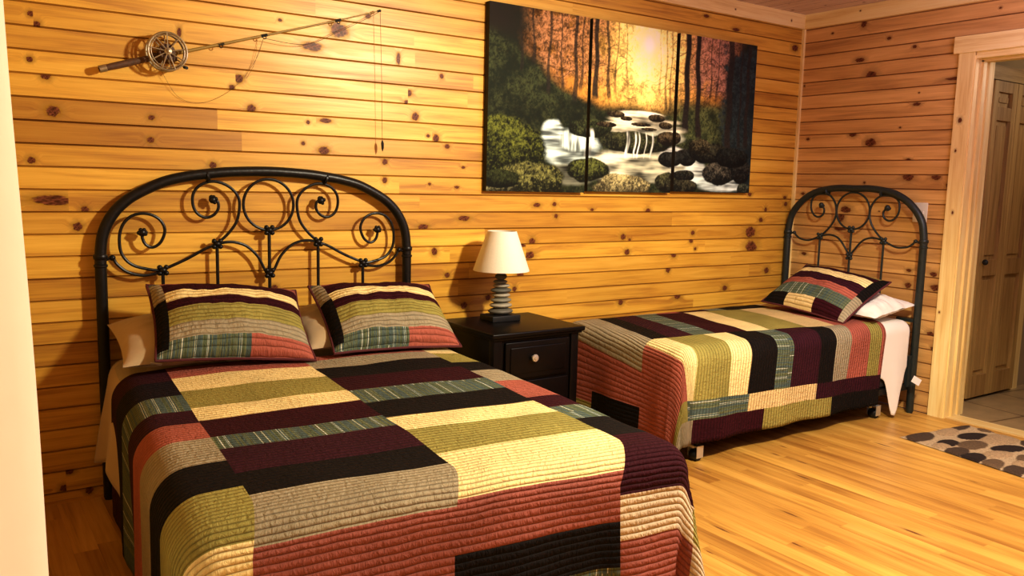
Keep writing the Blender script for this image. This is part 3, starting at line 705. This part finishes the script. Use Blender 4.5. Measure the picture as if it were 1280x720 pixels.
pillow('pillow_sham', .575, .41, .21, frame((-3.232, -.39, .722), (1, -.04, -.035), (.03, .80, .54)), sham_patch, M_QUILT,
       'quilted striped pillow sham nearest the nightstand on the full bed', 'pillow', seed=1.7, piping=M_PIPING)
pil_a = pillow('pillow', .66, .42, .19, frame((-3.955, -.275, .672), (1, -.03, 0), (0, 1, .22)), None, M_PILLOW,
       'plain beige pillow lying flat behind the left striped sham', 'pillow', seed=4.)
pillow('pillow', .60, .42, .19, frame((-3.30, -.275, .672), (1, -.03, 0), (0, 1, .22)), None, M_PILLOW,
       'plain beige pillow mostly hidden behind the right striped sham', 'pillow', seed=5.)
tg = MB().box((-.02, -.001, -.012), (.02, .001, .012)).build('care_tag', M_TAG); tg.parent = pil_a; tg.location = (-.22, -.205, .0); tg.rotation_euler = (.9, .2, -.1)
pillow('pillow', .62, .42, .15, frame((-.27, -.655, .63), (0, -1, -.02), (1, 0, .12)), None, M_SHEETW,
       'plain white pillow under the sham on the twin bed', 'pillow', seed=6., crease=.06)
pillow('pillow_sham', .60, .44, .18, frame((-.42, -.585, .70), (-.05, -1, -.08), (.86, -.05, .50)), sham_patch2, M_QUILT,
       'quilted striped pillow sham tilted on the white pillow of the twin bed', 'pillow', seed=2.9, piping=M_PIPING)

# ------------------------------------------------------------------ nightstand
NX0, NX1, NY0, NY1, NZ = -2.765, -2.225, -.53, -.045, .625
ns = empty('nightstand', ((NX0 + NX1) / 2, (NY0 + NY1) / 2, 0), 'black-brown wooden nightstand with one round knob between the beds', 'nightstand')
ox, oy = (NX0 + NX1) / 2, (NY0 + NY1) / 2
def nb(name, a, b_, bev=.003, parent=ns, mat=M_ESPR): return MB().box((a[0] - ox, a[1] - oy, a[2]), (b_[0] - ox, b_[1] - oy, b_[2]), bev).build(name, mat, parent)
nb('top', (NX0, NY0, NZ - .022), (NX1, NY1, NZ), .006); nb('top_moulding', (NX0 + .012, NY0 + .012, NZ - .034), (NX1 - .012, NY1, NZ - .022), .003)
nb('body', (NX0 + .03, NY0 + .035, .10), (NX1 - .03, NY1 - .005, NZ - .034))
for sx in (0, 1):
    for sy in (0, 1):
        x0 = NX0 + .022 if sx == 0 else NX1 - .022 - .045; y0 = NY0 + .025 if sy == 0 else NY1 - .045
        nb('leg', (x0, y0, 0), (x0 + .045, y0 + .04, NZ - .034))
d_ = nb('drawer', (NX0 + .085, NY0 + .018, .40), (NX1 - .085, NY0 + .036, .575), .004)
MB().box((NX0 + .11 - ox, NY0 + .012 - oy, .425), (NX1 - .11 - ox, NY0 + .019 - oy, .55), .004).build('panel', M_ESPR, d_)
MB().lathe([(0, -.004), (.009, -.004), (.007, .010), (.017, .016), (.0185, .021), (.016, .025), (.010, .026), (.008, .029), (0, .030)], (-2.530 - ox, NY0 + .012 - oy, .497), 24, 'y').build('knob', M_CHROME, d_)
nb('door', (NX0 + .085, NY0 + .018, .13), (NX1 - .085, NY0 + .036, .385), .004)

# ------------------------------------------------------------------ lamp
LX, LY = -2.508, -.20
lp = empty('table_lamp', (LX, LY, NZ), 'stacked grey stone table lamp with a cream cone shade on the nightstand', 'lamp')
MB().box((-.083, -.06, 0), (.083, .06, .030), .003).build('base', M_BLACK, lp)
z = .030; q = random.Random(5)
for i, (rx, hh, mi) in enumerate([(.066, .034, 1), (.060, .028, 2), (.056, .026, 0), (.048, .025, 2), (.056, .026, 1), (.045, .022, 2), (.038, .020, 0), (.032, .034, 1)]):
    st_ = MB().ball((q.uniform(-.004, .004), 0, z + hh / 2), rx, rx * .8, hh / 2 * 1.08, 24, 12)
    st_.build('stone', M_STONE[mi], lp); z += hh * .96
MB().tube([(0, 0, z - .01), (0, 0, .40)], .006, 10).build('harp_rod', M_CHROME, lp)
sb, stp = .250, .447
sh = MB(); nn = 48
prof = [(.140, sb), (.1403, sb + .004), (.0735, stp - .003), (.073, stp)]
sh.lathe([(.1375, sb)] + prof + [(.0705, stp), (.071, stp - .004), (.1375, sb)], n=48); sh.build('shade', M_SHADE, lp)
fit = MB().tube([(.073, 0, stp - .03), (-.073, 0, stp - .03)], .002, 6).tube([(0, .073, stp - .03), (0, -.073, stp - .03)], .002, 6); fit.ball((0, 0, .395), .03, .03, .04)
fit.build('bulb_holder', M_SHEETW, lp)

# ------------------------------------------------------------------ forest stream canvases
def vnoise(X, Y, seed, octs=4, rough=.55):
    rs_ = np.random.RandomState(seed); out = np.zeros_like(X); amp = 1.; tot = 0.; f = 1.
    for o_ in range(octs):
        g = rs_.rand(257, 257); x = X * f + 17.3 * o_; y = Y * f + 5.1 * o_
        xi = np.floor(x).astype(int); yi = np.floor(y).astype(int); fx = x - xi; fy = y - yi
        fx = fx * fx * (3 - 2 * fx); fy = fy * fy * (3 - 2 * fy)
        a = g[yi % 257, xi % 257]; b_ = g[yi % 257, (xi + 1) % 257]; c_ = g[(yi + 1) % 257, xi % 257]; d_ = g[(yi + 1) % 257, (xi + 1) % 257]
        out += amp * ((a * (1 - fx) + b_ * fx) * (1 - fy) + (c_ * (1 - fx) + d_ * fx) * fy); tot += amp; amp *= rough; f *= 2
    return out / tot
def ss(x, a, b_): t = np.clip((x - a) / (b_ - a), 0, 1); return t * t * (3 - 2 * t)
def forest(X, Y):
    """X in 0..3 across the three canvases, Y in 0 (top)..1; returns linear rgb"""
    A = X * .7
    n1 = vnoise(A * 14, Y * 14, 1, 6, .62); n2 = vnoise(A * 45, Y * 45, 2, 3, .65); n3 = vnoise(A * 5, Y * 5, 3, 3); n5 = vnoise(A * 90, Y * 90, 8, 2, .6)
    fine = .5 * n2 + .5 * n5
    def mixc(c_, col, m_):
        col = np.array(col); col = col[None, None, :] if col.ndim == 1 else col
        return c_ * (1 - m_[..., None]) + col * m_[..., None]
    c_ = np.zeros(X.shape + (3,)); c_[:] = (.012, .014, .008)
    gx, gy = 1.66, .10; dist = np.sqrt(((X - gx) * .8) ** 2 + ((Y - gy) * 1.0) ** 2)
    # background light behind the leaves
    lum = np.exp(-(dist / .34) ** 2); lum2 = np.exp(-(dist / .75) ** 2)
    col = np.stack([.10 + .72 * lum2 + .4 * lum, .035 + .36 * lum2 + .65 * lum, .014 + .045 * lum2 + .32 * lum], -1)
    n6 = vnoise(A * 150, Y * 150, 31, 2, .7); fine = .35 * n2 + .3 * n5 + .35 * n6; leaf = ss(.45 * n1 + .55 * fine, .32, .66)
    shade = .22 + 1.15 * leaf
    up = 1 - ss(Y + (n3 - .5) * .12, .44, .56)
    wide = 1 - ss(np.abs(X - 1.55) + (n1 - .5) * .4, 1.0, 1.3)
    c_ = mixc(c_, col * (shade + .45 * lum)[..., None], up * np.clip(wide, 0, 1))
    pinkish = (1 - ss(np.abs(X - 2.42), .12, .42)) * (1 - ss(Y + (n1 - .5) * .2, .28, .42))
    c_ = mixc(c_, np.array([.38, .20, .15])[None, None, :] * (.25 + 1.2 * ss(fine, .28, .70))[..., None], pinkish * .8)
    rust = (1 - ss(np.abs(X - .82), .25, .55)) * (1 - ss(Y + (n1 - .5) * .25, .28, .45))
    c_ = mixc(c_, np.array([.40, .20, .10])[None, None, :] * (.15 + 1.3 * ss(fine, .30, .70))[..., None], rust * .75 * ss(n1, .3, .5))
    c_ = mixc(c_, (1., .95, .55), 1 - ss(dist + (fine - .5) * .10, .03, .13)); c_ = mixc(c_, (1., .99, .78), 1 - ss(dist, .02, .07))
    # dark slope on the left, undergrowth below, conifers on the right
    hill = ss(Y - (.13 + .36 * X ** 1.3) + (n3 - .5) * .10, -.03, .05) * (1 - ss(X + (n1 - .5) * .3, .95, 1.15))
    g_ = ss(fine, .30, .72) * ss(n1, .25, .65)
    hc = np.stack([.010 + .045 * g_, .014 + .052 * g_, .007 + .018 * g_], -1)
    c_ = mixc(c_, hc, hill)
    c_ = mixc(c_, (.018, .012, .009), (1 - ss(X + (n3 - .5) * .5, .1, .45)) * (1 - ss(Y, .08, .2)) * .8)
    lowm = ss(Y + (n3 - .5) * .1, .42, .52); c_ = mixc(c_, hc * .8, lowm)
    und = (1 - ss(np.abs(X - 2.3), .25, .55)) * ss(Y, .38, .46) * (1 - ss(Y, .62, .74))
    c_ = mixc(c_, np.stack([.02 + .13 * g_, .028 + .15 * g_, .012 + .05 * g_], -1), und * .85)
    con = ss(X + (n1 - .5) * .35, 2.50, 2.64) * ss(Y + (n1 - .5) * .25, .02, .12)
    c_ = mixc(c_, np.stack([.010 + .022 * g_, .017 + .035 * g_, .018 + .035 * g_], -1), con)
    for (x0, w_, y1, lean, dark) in [(.30, .008, .34, .04, .6), (.42, .010, .30, .04, .7), (.60, .012, .45, -.05, .8), (.70, .007, .42, .06, .7), (.86, .018, .48, .02, .85), (.94, .009, .42, -.03, .7),
                               (1.05, .024, .46, .01, .95), (1.17, .014, .45, .08, .8), (1.30, .007, .42, -.08, .6), (1.38, .006, .35, .10, .5), (1.88, .010, .50, .02, .6), (1.95, .008, .5, -.02, .6), (1.80, .006, .4, .03, .5),
                               (2.10, .034, .62, .02, 1.), (2.22, .030, .66, .08, 1.), (2.40, .006, .4, .02, .7), (2.50, .006, .4, -.03, .7), (2.66, .038, .80, .0, .9), (2.80, .012, .7, .01, .8), (2.90, .022, .7, .0, .9)]:
        xc = x0 + lean * Y + .008 * np.sin(Y * 20 + x0 * 9); m_ = (1 - ss(np.abs(X - xc) - .01 * ss(Y, y1 - .2, y1), w_ * .6, w_ * 1.3)) * (1 - ss(Y, y1 - .03, y1 + .02)) * dark
        c_ = mixc(c_, np.stack([.012 + .02 * n5, .010 + .014 * n5, .008 + .010 * n5], -1), m_)
    # slanting branches
    rb = np.random.RandomState(21)
    for i in range(46):
        bx, by = rb.uniform(.55, 2.5), rb.uniform(.04, .44); ln = rb.uniform(.08, .30); sl = rb.uniform(-.7, .5)
        yy = by + sl * (X - bx) * .5 + .012 * np.sin((X - bx) * 30 + i); m_ = (1 - ss(np.abs(Y - yy), .0015, .0045)) * ((X > bx) & (X < bx + ln)) * .6 * ss(dist, .1, .3)
        c_ = mixc(c_, (.03, .014, .007), m_)
    flow = vnoise(A * 5 + Y * 2, Y * 45, 11, 3); flowv = vnoise(A * 60, Y * 5, 12, 3); soft = vnoise(A * 7, Y * 9, 13, 3)
    def water(mask, bright=1., tint=(.80, .84, .76), vert=False):
        nonlocal c_
        t = .6 * (flowv if vert else flow) + .4 * soft
        c_ = mixc(c_, np.array(tint)[None, None, :] * (bright * (.10 + 1.3 * ss(t, .25, .68)))[..., None], mask)
    def blob(cx, cy, rx, ry, p_=2., jit=.3, s_=.22):
        d = (np.abs((X - cx) / rx) ** p_ + np.abs((Y - cy) / ry) ** p_) ** (1 / p_) + (n3 - .5) * jit + (n1 - .5) * jit
        return 1 - ss(d, 1 - s_, 1 + s_)
    water(blob(1.60, .525, .26, .022), .95, (1., .92, .66)); water(blob(1.62, .56, .36, .028), .8, (.95, .88, .62)); water(blob(1.55, .61, .50, .035), .75, (.85, .82, .60))
    water(blob(1.78, .66, .30, .045), .7, (.75, .78, .6)); water(blob(1.45, .845, .62, .095, 2.5), .8, (.78, .78, .58)); water(blob(1.75, .86, .4, .08, 2.5), .6, (.7, .7, .5))
    water(blob(.80, .74, .32, .095), 1.0, (.66, .80, .76)); water(blob(.64, .66, .11, .065), 1.1, (.72, .86, .84)); water(blob(.88, .70, .16, .06), .9, (.7, .84, .8), True)
    water(blob(2.40, .90, .42, .05), .7, (.62, .74, .70)); water(blob(2.62, .965, .3, .03), .8, (.66, .78, .74)); water(blob(2.26, .86, .13, .07), .8, (.7, .78, .7)); water(blob(2.0, .78, .16, .06), .8, (.75, .78, .7))
    water(blob(.85, .90, .26, .06), .3, (.5, .52, .38))
    def rock(cx, cy, rx, ry, moss, base, p_=2.2, jit=.22, hi=1.):
        nonlocal c_
        d = (np.abs((X - cx) / rx) ** p_ + np.abs((Y - cy) / ry) ** p_) ** (1 / p_) + (n1 - .5) * jit + (n3 - .5) * .7
        m_ = 1 - ss(d, .93, 1.03); up_ = -(Y - cy) / ry
        lit = np.clip(.42 + .42 * up_ - .30 * d ** 3 + (fine - .5) * 2.2 + (n1 - .5) * .7, .0, 1.25)
        k = ss(lit, .05, 1.0)
        col = (np.array(base)[None, None, :] * (1 - k)[..., None] + np.array(moss)[None, None, :] * k[..., None]) * (.35 + .8 * lit[..., None]) * hi
        c_ = mixc(c_, col, m_)
    rock(1.02, .63, .24, .060, (.07, .085, .03), (.018, .022, .010)); rock(1.50, .70, .44, .070, (.085, .09, .035), (.020, .022, .012))
    for x0, w_ in ((1.44, .016), (1.53, .010), (1.575, .008), (1.74, .010), (1.02, .02), (1.66, .006)):
        water((1 - ss(np.abs(X - x0 - .015 * np.sin(Y * 30)), w_ * .4, w_ * 1.6)) * ss(Y, .62, .66) * (1 - ss(Y, .77, .80)) * .85, 1., (.85, .88, .78), True)
    for (cx, cy, rx, ry) in ((1.30, .535, .10, .018), (1.42, .555, .07, .014), (1.60, .585, .12, .012), (1.78, .54, .10, .022), (1.70, .61, .1, .01), (1.93, .66, .12, .04), (1.18, .60, .12, .016), (1.9, .58, .08, .02)):
        rock(cx, cy, rx, ry, (.12, .09, .045), (.026, .018, .010))
    rock(1.97, .79, .15, .05, (.035, .035, .028), (.010, .010, .008)); rock(2.13, .78, .13, .055, (.028, .03, .024), (.010, .010, .008))
    rock(.20, .775, .40, .185, (.15, .17, .028), (.014, .018, .006)); rock(.44, .935, .36, .10, (.22, .22, .07), (.020, .022, .009)); rock(.10, .985, .20, .05, (.25, .24, .12), (.03, .03, .015)); rock(.12, .93, .22, .05, (.04, .05, .015), (.01, .012, .005))
    rock(1.02, .87, .22, .075, (.13, .15, .035), (.015, .018, .008)); rock(1.42, .965, .38, .075, (.50, .44, .21), (.12, .10, .05), hi=.95)
    rock(1.93, .94, .15, .065, (.10, .10, .045), (.014, .014, .009)); rock(2.12, .895, .12, .035, (.06, .06, .035), (.010, .010, .008)); rock(2.10, .97, .2, .045, (.07, .065, .035), (.013, .013, .009))
    rock(2.60, .87, .22, .08, (.13, .12, .085), (.016, .017, .014)); rock(2.88, .86, .15, .085, (.045, .045, .035), (.010, .011, .010)); rock(2.92, .975, .10, .045, (.10, .12, .08), (.02, .025, .02))
    rock(2.42, .74, .24, .065, (.05, .05, .028), (.009, .010, .008)); rock(2.75, .77, .22, .065, (.022, .026, .020), (.007, .008, .007)); rock(2.30, .70, .14, .05, (.14, .12, .06), (.02, .018, .01))
    return np.clip(c_ * 1.25, 0, 1)

m, nt, b = new_mat('printed_canvas'); n = N(nt)
pc = n.attr('pcol', 'Color')
weave = n.math('MULTIPLY', n.math('SINE', n.math('MULTIPLY', n.sep(n.coord())[0], 2600.)), n.math('SINE', n.math('MULTIPLY', n.sep(n.coord())[2], 2600.)))
nt.links.new(n.mix(1., pc, n.mix(n.math('ADD', n.math('MULTIPLY', weave, .5), .5), (.93, .93, .93), (1.07, 1.07, 1.07)), 'MULTIPLY'), b.inputs['Base Color'])
b.inputs['Roughness'].default_value = .75; b.inputs['Specular IOR Level'].default_value = .25
M_CANV = m
for k, (x0, x1, z0, z1, lab) in enumerate(((-2.503, -1.862, 1.265, 2.20, 'left canvas of the forest stream triptych with mossy boulders'),
                                 (-1.840, -1.205, 1.272, 2.20, 'middle canvas of the triptych with golden sunlit forest and waterfall'),
                                 (-1.178, -.500, 1.280, 2.20, 'right canvas of the triptych with tall dark tree trunks'))):
    nx, nz = 210, 310
    u = np.linspace(0, 1, nx); v = np.linspace(0, 1, nz); U, Vv = np.meshgrid(u, v)
    img = forest(U + k, Vv)
    root = empty('canvas_print', ((x0 + x1) / 2, -.004, z0), lab, 'picture', 'three-panel forest stream picture')
    gx = (U - .5) * (x1 - x0); gz = (1 - Vv) * (z1 - z0)
    verts = np.stack([gx, np.full_like(gx, -.034), gz], -1).reshape(-1, 3)
    idx = np.arange(nx * nz).reshape(nz, nx)
    faces = np.stack([idx[1:, :-1], idx[1:, 1:], idx[:-1, 1:], idx[:-1, :-1]], -1).reshape(-1, 4)
    me = bpy.data.meshes.new('printed_face'); me.from_pydata(verts.tolist(), [], faces.tolist())
    at = me.attributes.new('pcol', 'FLOAT_COLOR', 'POINT'); rgba = np.concatenate([img.reshape(-1, 3), np.ones((nx * nz, 1))], 1).astype(np.float32)
    at.data.foreach_set('color', rgba.ravel()); me.materials.append(M_CANV); me.update()
    o = bpy.data.objects.new('printed_face', me); C.objects.link(o); o.parent = root
    MB().box(((x0 - x1) / 2, -.0335, 0), ((x1 - x0) / 2, 0, z1 - z0)).build('stretcher_frame', plain('canvas_edge', (.018, .012, .010), .7), root, smooth=False)

# ------------------------------------------------------------------ fly rod on the wall
fr = empty('fly_fishing_rod', (-4.03, 0, 1.79), 'old bamboo fly rod with spoked brass reel mounted above the left bed', 'fishing rod')
def fp(x, z, y=-.04): return (x + 4.03, y, z - 1.79)
hd = MB().tube([fp(-4.270, 1.702), fp(-4.262, 1.704), fp(-4.23, 1.716), fp(-4.17, 1.735), fp(-4.10, 1.758), fp(-4.05, 1.772)], [.008, .013, .012, .014, .012, .012], 14); hd.build('grip', M_CORK, fr)
hd = MB().tube([fp(-4.268, 1.7027), fp(-4.243, 1.7110)], .0142, 14); hd.build('butt_cap', M_REEL, fr)
MB().tube([fp(-4.05, 1.772), fp(-3.811, 1.846), fp(-3.631, 1.902), fp(-3.30, 2.005), fp(-3.097, 2.073)], [.0075, .006, .005, .0035, .0022], 10).build('rod_blank', M_RODC, fr)
# reel: rim rings and spokes, face to the room
rc = (-4.028 + 4.03, 0, 1.790 - 1.79); R0 = .072
def ring(mb, R, y, r): mb.tube([(rc[0] + R * math.cos(a), y, rc[2] + R * math.sin(a)) for a in [2 * PI * k / 36 for k in range(36)]], r, 8, closed=True)
rl = MB(); ring(rl, R0, -.085, .0045); ring(rl, R0, -.040, .0045); ring(rl, R0 - .010, -.087, .002)
ring(rl, R0 - .004, -.0625, .004)
reel = rl.build('reel', M_REEL, fr)
sp = MB(); sp2 = MB()
for k in range(9):
    a = 2 * PI * k / 9 + .2; e = (rc[0] + R0 * math.cos(a), -.087, rc[2] + R0 * math.sin(a)); sp.tube([(rc[0], -.090, rc[2]), e], .0026, 7)
    sp2.tube([(rc[0], -.040, rc[2]), (e[0], -.040, e[2])], .0026, 7)
sp.build('spoke_plate', M_REEL, reel); sp2.build('spoke_plate', M_REEL, reel)
MB().lathe([(0, .03), (.030, .03), (.030, .08), (0, .08)], rc, 24, 'y').build('spool', M_CORK, reel)
MB().lathe([(0, .084), (.014, .084), (.014, .094), (.006, .097), (.005, .103), (0, .104)], rc, 20, 'y').build('hub', M_REEL, reel)
MB().tube([(rc[0] + .06, -.085, rc[2] - .055), (rc[0] + .066, -.105, rc[2] - .06)], .006, 10).build('crank_handle', M_BLACK, reel)
MB().box((rc[0] - .05, -.045, rc[2] - .03), (rc[0] + .045, -.0, rc[2] - .005), .004).build('reel_foot', M_CORK, reel)
for (gx, gz) in ((-3.811, 1.846), (-3.631, 1.902), (-3.30, 2.005)):
    g_ = MB(); c0_ = fp(gx, gz - .008, -.045); g_.tube([(c0_[0] + .007 * math.cos(a), c0_[1], c0_[2] + .007 * math.sin(a)) for a in [2 * PI * k / 14 for k in range(14)]], .0017, 6, closed=True)
    g_.tube([fp(gx - .013, gz - .004), fp(gx + .013, gz + .004)], .0062, 8); g_.build('line_guide', M_BLACK, fr)
MB().ball(fp(-3.097, 2.073), .006).tube([fp(-3.11, 2.069), fp(-3.095, 2.074)], .005, 8).build('tip_guide', M_BLACK, fr)
MB().tube([fp(-3.096, 2.07), fp(-3.088, 1.8), fp(-3.083, 1.49)], .0009, 6).build('hanging_line', M_LINE, fr)
MB().tube(smooth_path([fp(-3.631, 1.89), fp(-3.45, 1.885), fp(-3.30, 1.955), fp(-3.18, 2.02), fp(-3.10, 2.068)], 6), .0011, 6).build('leader_line', M_LINE, fr)
MB().tube(smooth_path([fp(-3.631, 1.89, -.03), fp(-3.66, 1.80, -.01), fp(-3.75, 1.68, -.008), fp(-3.87, 1.61, -.008), fp(-3.97, 1.62, -.008), fp(-4.03, 1.70, -.02), fp(-4.05, 1.75, -.03)], 6), .0006, 6).build('loose_line', M_LINE, fr)
MB().tube([fp(-3.631, 1.89, -.03), fp(-3.672, 1.77, -.015), fp(-3.70, 1.72, -.01)], .0006, 6).build('loose_line', M_LINE, fr)
MB().tube([fp(-3.083, 1.492), fp(-3.082, 1.478), fp(-3.081, 1.455), fp(-3.082, 1.440)], [.002, .007, .006, .001], 8).build('lure', M_BLACK, fr)

# ------------------------------------------------------------------ curtain at the left wall
def curtain():
    V = []; F_ = []; ny, nz = 90, 40
    for j in range(nz + 1):
        z = .12 + (2.28 - .12) * j / nz
        for i in range(ny + 1):
            t = i / ny; y = -3.25 + 1.45 * t
            edge = -4.7265 + .0239 * (1.485 - z)
            env = math.exp(-((y + 2.6) / (.42 if y > -2.6 else .16)) ** 2)
            x = edge - .075 * (1 - env) - .05 * (.5 - .5 * math.cos((y + 2.6) * 2 * PI / .19 + .0)) + .0015 * math.sin(z * 9 + y * 8)
            V.append((x, y, z))
    for j in range(nz):
        for i in range(ny):
            a = j * (ny + 1) + i; F_.append((a, a + 1, a + ny + 2, a + ny + 1))
    o = MB().add(V, F_).build('curtain', M_CURT); md = o.modifiers.new('t', 'SOLIDIFY'); md.thickness = .004; return o
XC = -4.732
cu = empty('window_curtain', (-4.85, -2.5, 2.3), 'cream fabric curtain hanging at the left edge of the room', 'curtain')
c_ = curtain(); c_.name = 'drape'; c_.parent = cu; c_.location = (4.85, 2.5, -2.3)
MB().tube([(-.02, -.85, .0), (-.02, .8, .0)], .012, 10).build('rod', M_BLACK, cu)
for yy in (-.8, .75): MB().tube([(-.10, yy, 0), (-.02, yy, 0)], .008, 8).build('bracket', M_BLACK, cu)

# ------------------------------------------------------------------ pebble rug
RG = (-.60, -1.235); RA = math.atan2(-.15, -1.)
def rug():
    rs_ = np.random.RandomState(4); W_, L_ = .57, 1.0; st_ = .006
    peb = [(0.101, 0.048, 0.116, 0.063, -0.34, 0), (0.326, 0.044, 0.111, 0.054, -0.4, 3), (0.466, -0.014, 0.126, 0.068, 2.92, 0), (0.379, 0.16, 0.105, 0.055, -3.12, 1), (0.135, 0.188, 0.082, 0.045, 2.91, 1), (0.059, 0.208, 0.07, 0.039, -0.25, 3), (0.229, 0.262, 0.11, 0.059, 2.94, 2), (0.049, 0.301, 0.093, 0.05, -0.25, 0), (0.039, 0.397, 0.098, 0.052, -0.25, 1), (0.032, 0.503, 0.103, 0.047, -0.38, 2), (0.612, 0.11, 0.104, 0.055, 3.07, 2), (0.464, 0.254, 0.146, 0.077, 3.05, 3), (0.347, 0.374, 0.107, 0.052, -3.03, 1), (0.199, 0.417, 0.1, 0.052, 3.14, 3), (0.041, 0.605, 0.106, 0.046, -0.38, 0), (0.258, 0.506, 0.076, 0.026, -0.46, 2), (0.161, 0.556, 0.075, 0.031, -0.39, 3), (0.553, 0.35, 0.088, 0.034, -0.41, 0), (0.024, 0.736, 0.096, 0.043, -0.33, 1), (0.195, 0.632, 0.091, 0.041, -0.31, 3), (0.421, 0.533, 0.102, 0.048, -0.26, 0), (0.001, 0.857, 0.104, 0.044, -0.33, 2), (0.265, 0.721, 0.103, 0.044, -0.32, 1)]
    nu, nv = int(W_ / st_), int(L_ / st_); V = []; cols = []
    pc_ = [((.075, .045, .026), .0), ((.022, .011, .008), .0), ((.15, .095, .05), 0.), ((.42, .30, .17), 0.)]
    for j in range(nv + 1):
        for i in range(nu + 1):
            a, b_ = i * st_, j * st_; best = 9.; ci = 3
            for (px, py, rx, ry, ang, k) in peb:
                dx, dy = a - px, b_ - py; ca, sa = math.cos(ang), math.sin(ang)
                d = math.hypot((dx * ca + dy * sa) / rx, (-dx * sa + dy * ca) / ry)
                if d < best: best = d; ci = k
            hgt = .008 + .007 * max(0., 1 - best ** 3) if best < 1 else .007
            edge = min(a, W_ - a, b_, L_ - b_); hgt *= min(1, .25 + edge / .02)
            V.append((a, -b_, hgt + .0012 * noise.noise(Vector((a * 160, b_ * 160, 0)))))
            nz_ = 1 + .5 * noise.noise(Vector((a * 120, b_ * 120, 5.)))
            col = pc_[ci][0] if best < 1 else (.50, .38, .23)
            cols.append((col[0] * nz_, col[1] * nz_, col[2] * nz_, 1.))
    F_ = [(j * (nu + 1) + i, (j + 1) * (nu + 1) + i, (j + 1) * (nu + 1) + i + 1, j * (nu + 1) + i + 1) for j in range(nv) for i in range(nu)]
    me = bpy.data.meshes.new('rug'); me.from_pydata(V, [], F_)
    at = me.attributes.new('pcol', 'FLOAT_COLOR', 'POINT'); at.data.foreach_set('color', np.array(cols, dtype=np.float32).ravel())
    m, nt, b = new_mat('shaggy_pebble_rug'); n = N(nt)
    f = n.noise(n.coord(), 260, 3); nt.links.new(n.mix(1., n.attr('pcol', 'Color'), n.ramp(f, [(.3, (.6, .6, .6)), (.7, (1.3, 1.3, 1.3))]), 'MULTIPLY'), b.inputs['Base Color'])
    nt.links.new(n.bump(f, .8, .004), b.inputs['Normal']); b.inputs['Roughness'].default_value = .95
    me.materials.append(m); me.update(); me.shade_smooth()
    if me.polygons[0].normal.z < 0: me.flip_normals()
    o = bpy.data.objects.new('rug', me); C.objects.link(o); o.location = (RG[0], RG[1], .001); o.rotation_euler = (0, 0, -.14)
    md = o.modifiers.new('t', 'SOLIDIFY'); md.thickness = .0; o.modifiers.remove(md)
    return tag(o, 'brown and beige pebble pattern rug on the floor before the doorway', 'rug')
rug()

# ------------------------------------------------------------------ lights
def light(kind, name, loc, energy, col, size=.1, target=None, **kw):
    l = bpy.data.lights.new(name, kind); l.energy = energy; l.color = col
    if kind in ('POINT', 'SPOT'): l.shadow_soft_size = size
    if kind == 'AREA': l.size = size
    for k_, v_ in kw.items(): setattr(l, k_, v_)
    o = bpy.data.objects.new(name, l); C.objects.link(o); o.location = loc
    if target: o.rotation_euler = (Vector(target) - Vector(loc)).to_track_quat('-Z', 'Y').to_euler()
    return o
LIGHTS = True
light('SPOT', 'ceiling_lamp_light', (-2.15, -2.55, 2.28), 375, (1., .91, .68), .10, target=(-3.0, -1.7, 0), spot_size=math.radians(162), spot_blend=.45)
light('POINT', 'cool_right_fill', (-1.1, -3.3, 2.0), 34, (.74, .66, 1.), .35)  # added cool fill for the upper right; no window stands here
light('POINT', 'violet_corner_fill', (-.85, -2.0, 2.2), 24, (.66, .56, 1.), .25)  # unseen violet fill inside the room, added to tint the upper right wall
light('POINT', 'room_ambience', (-3.0, -3.9, 1.6), 4, (.80, .66, 1.), .5)
light('POINT', 'hall_light', (1.6, -2.0, 2.2), 24, (1., .82, .58), .15)
wd = bpy.data.worlds.new('w'); bpy.context.scene.world = wd; wd.use_nodes = True
wd.node_tree.nodes['Background'].inputs[0].default_value = (.05, .045, .06, 1); wd.node_tree.nodes['Background'].inputs[1].default_value = .5

# ------------------------------------------------------------------ camera
yaw, pit, rol = 0.601148172, 0.126249463, 0.0239773541
fw = Vector((math.sin(yaw) * math.cos(pit), math.cos(yaw) * math.cos(pit), -math.sin(pit)))
rt = Vector((math.cos(yaw), -math.sin(yaw), 0)); up = rt.cross(fw)
r2 = math.cos(rol) * rt + math.sin(rol) * up; u2 = -math.sin(rol) * rt + math.cos(rol) * up
cam = bpy.data.cameras.new('camera'); co = bpy.data.objects.new('camera', cam); C.objects.link(co)
cam.sensor_width = 36; cam.lens = 1038.927 / 1280 * 36; cam.clip_start = .02
co.matrix_world = Matrix(((r2.x, u2.x, -fw.x, -4.7904), (r2.y, u2.y, -fw.y, -3.6264), (r2.z, u2.z, -fw.z, 1.3111), (0, 0, 0, 1)))
bpy.context.scene.camera = co
vs_ = bpy.context.scene.view_settings
vs_.view_transform = 'Standard'; vs_.look = 'None'; vs_.exposure = 0.0; vs_.gamma = .84
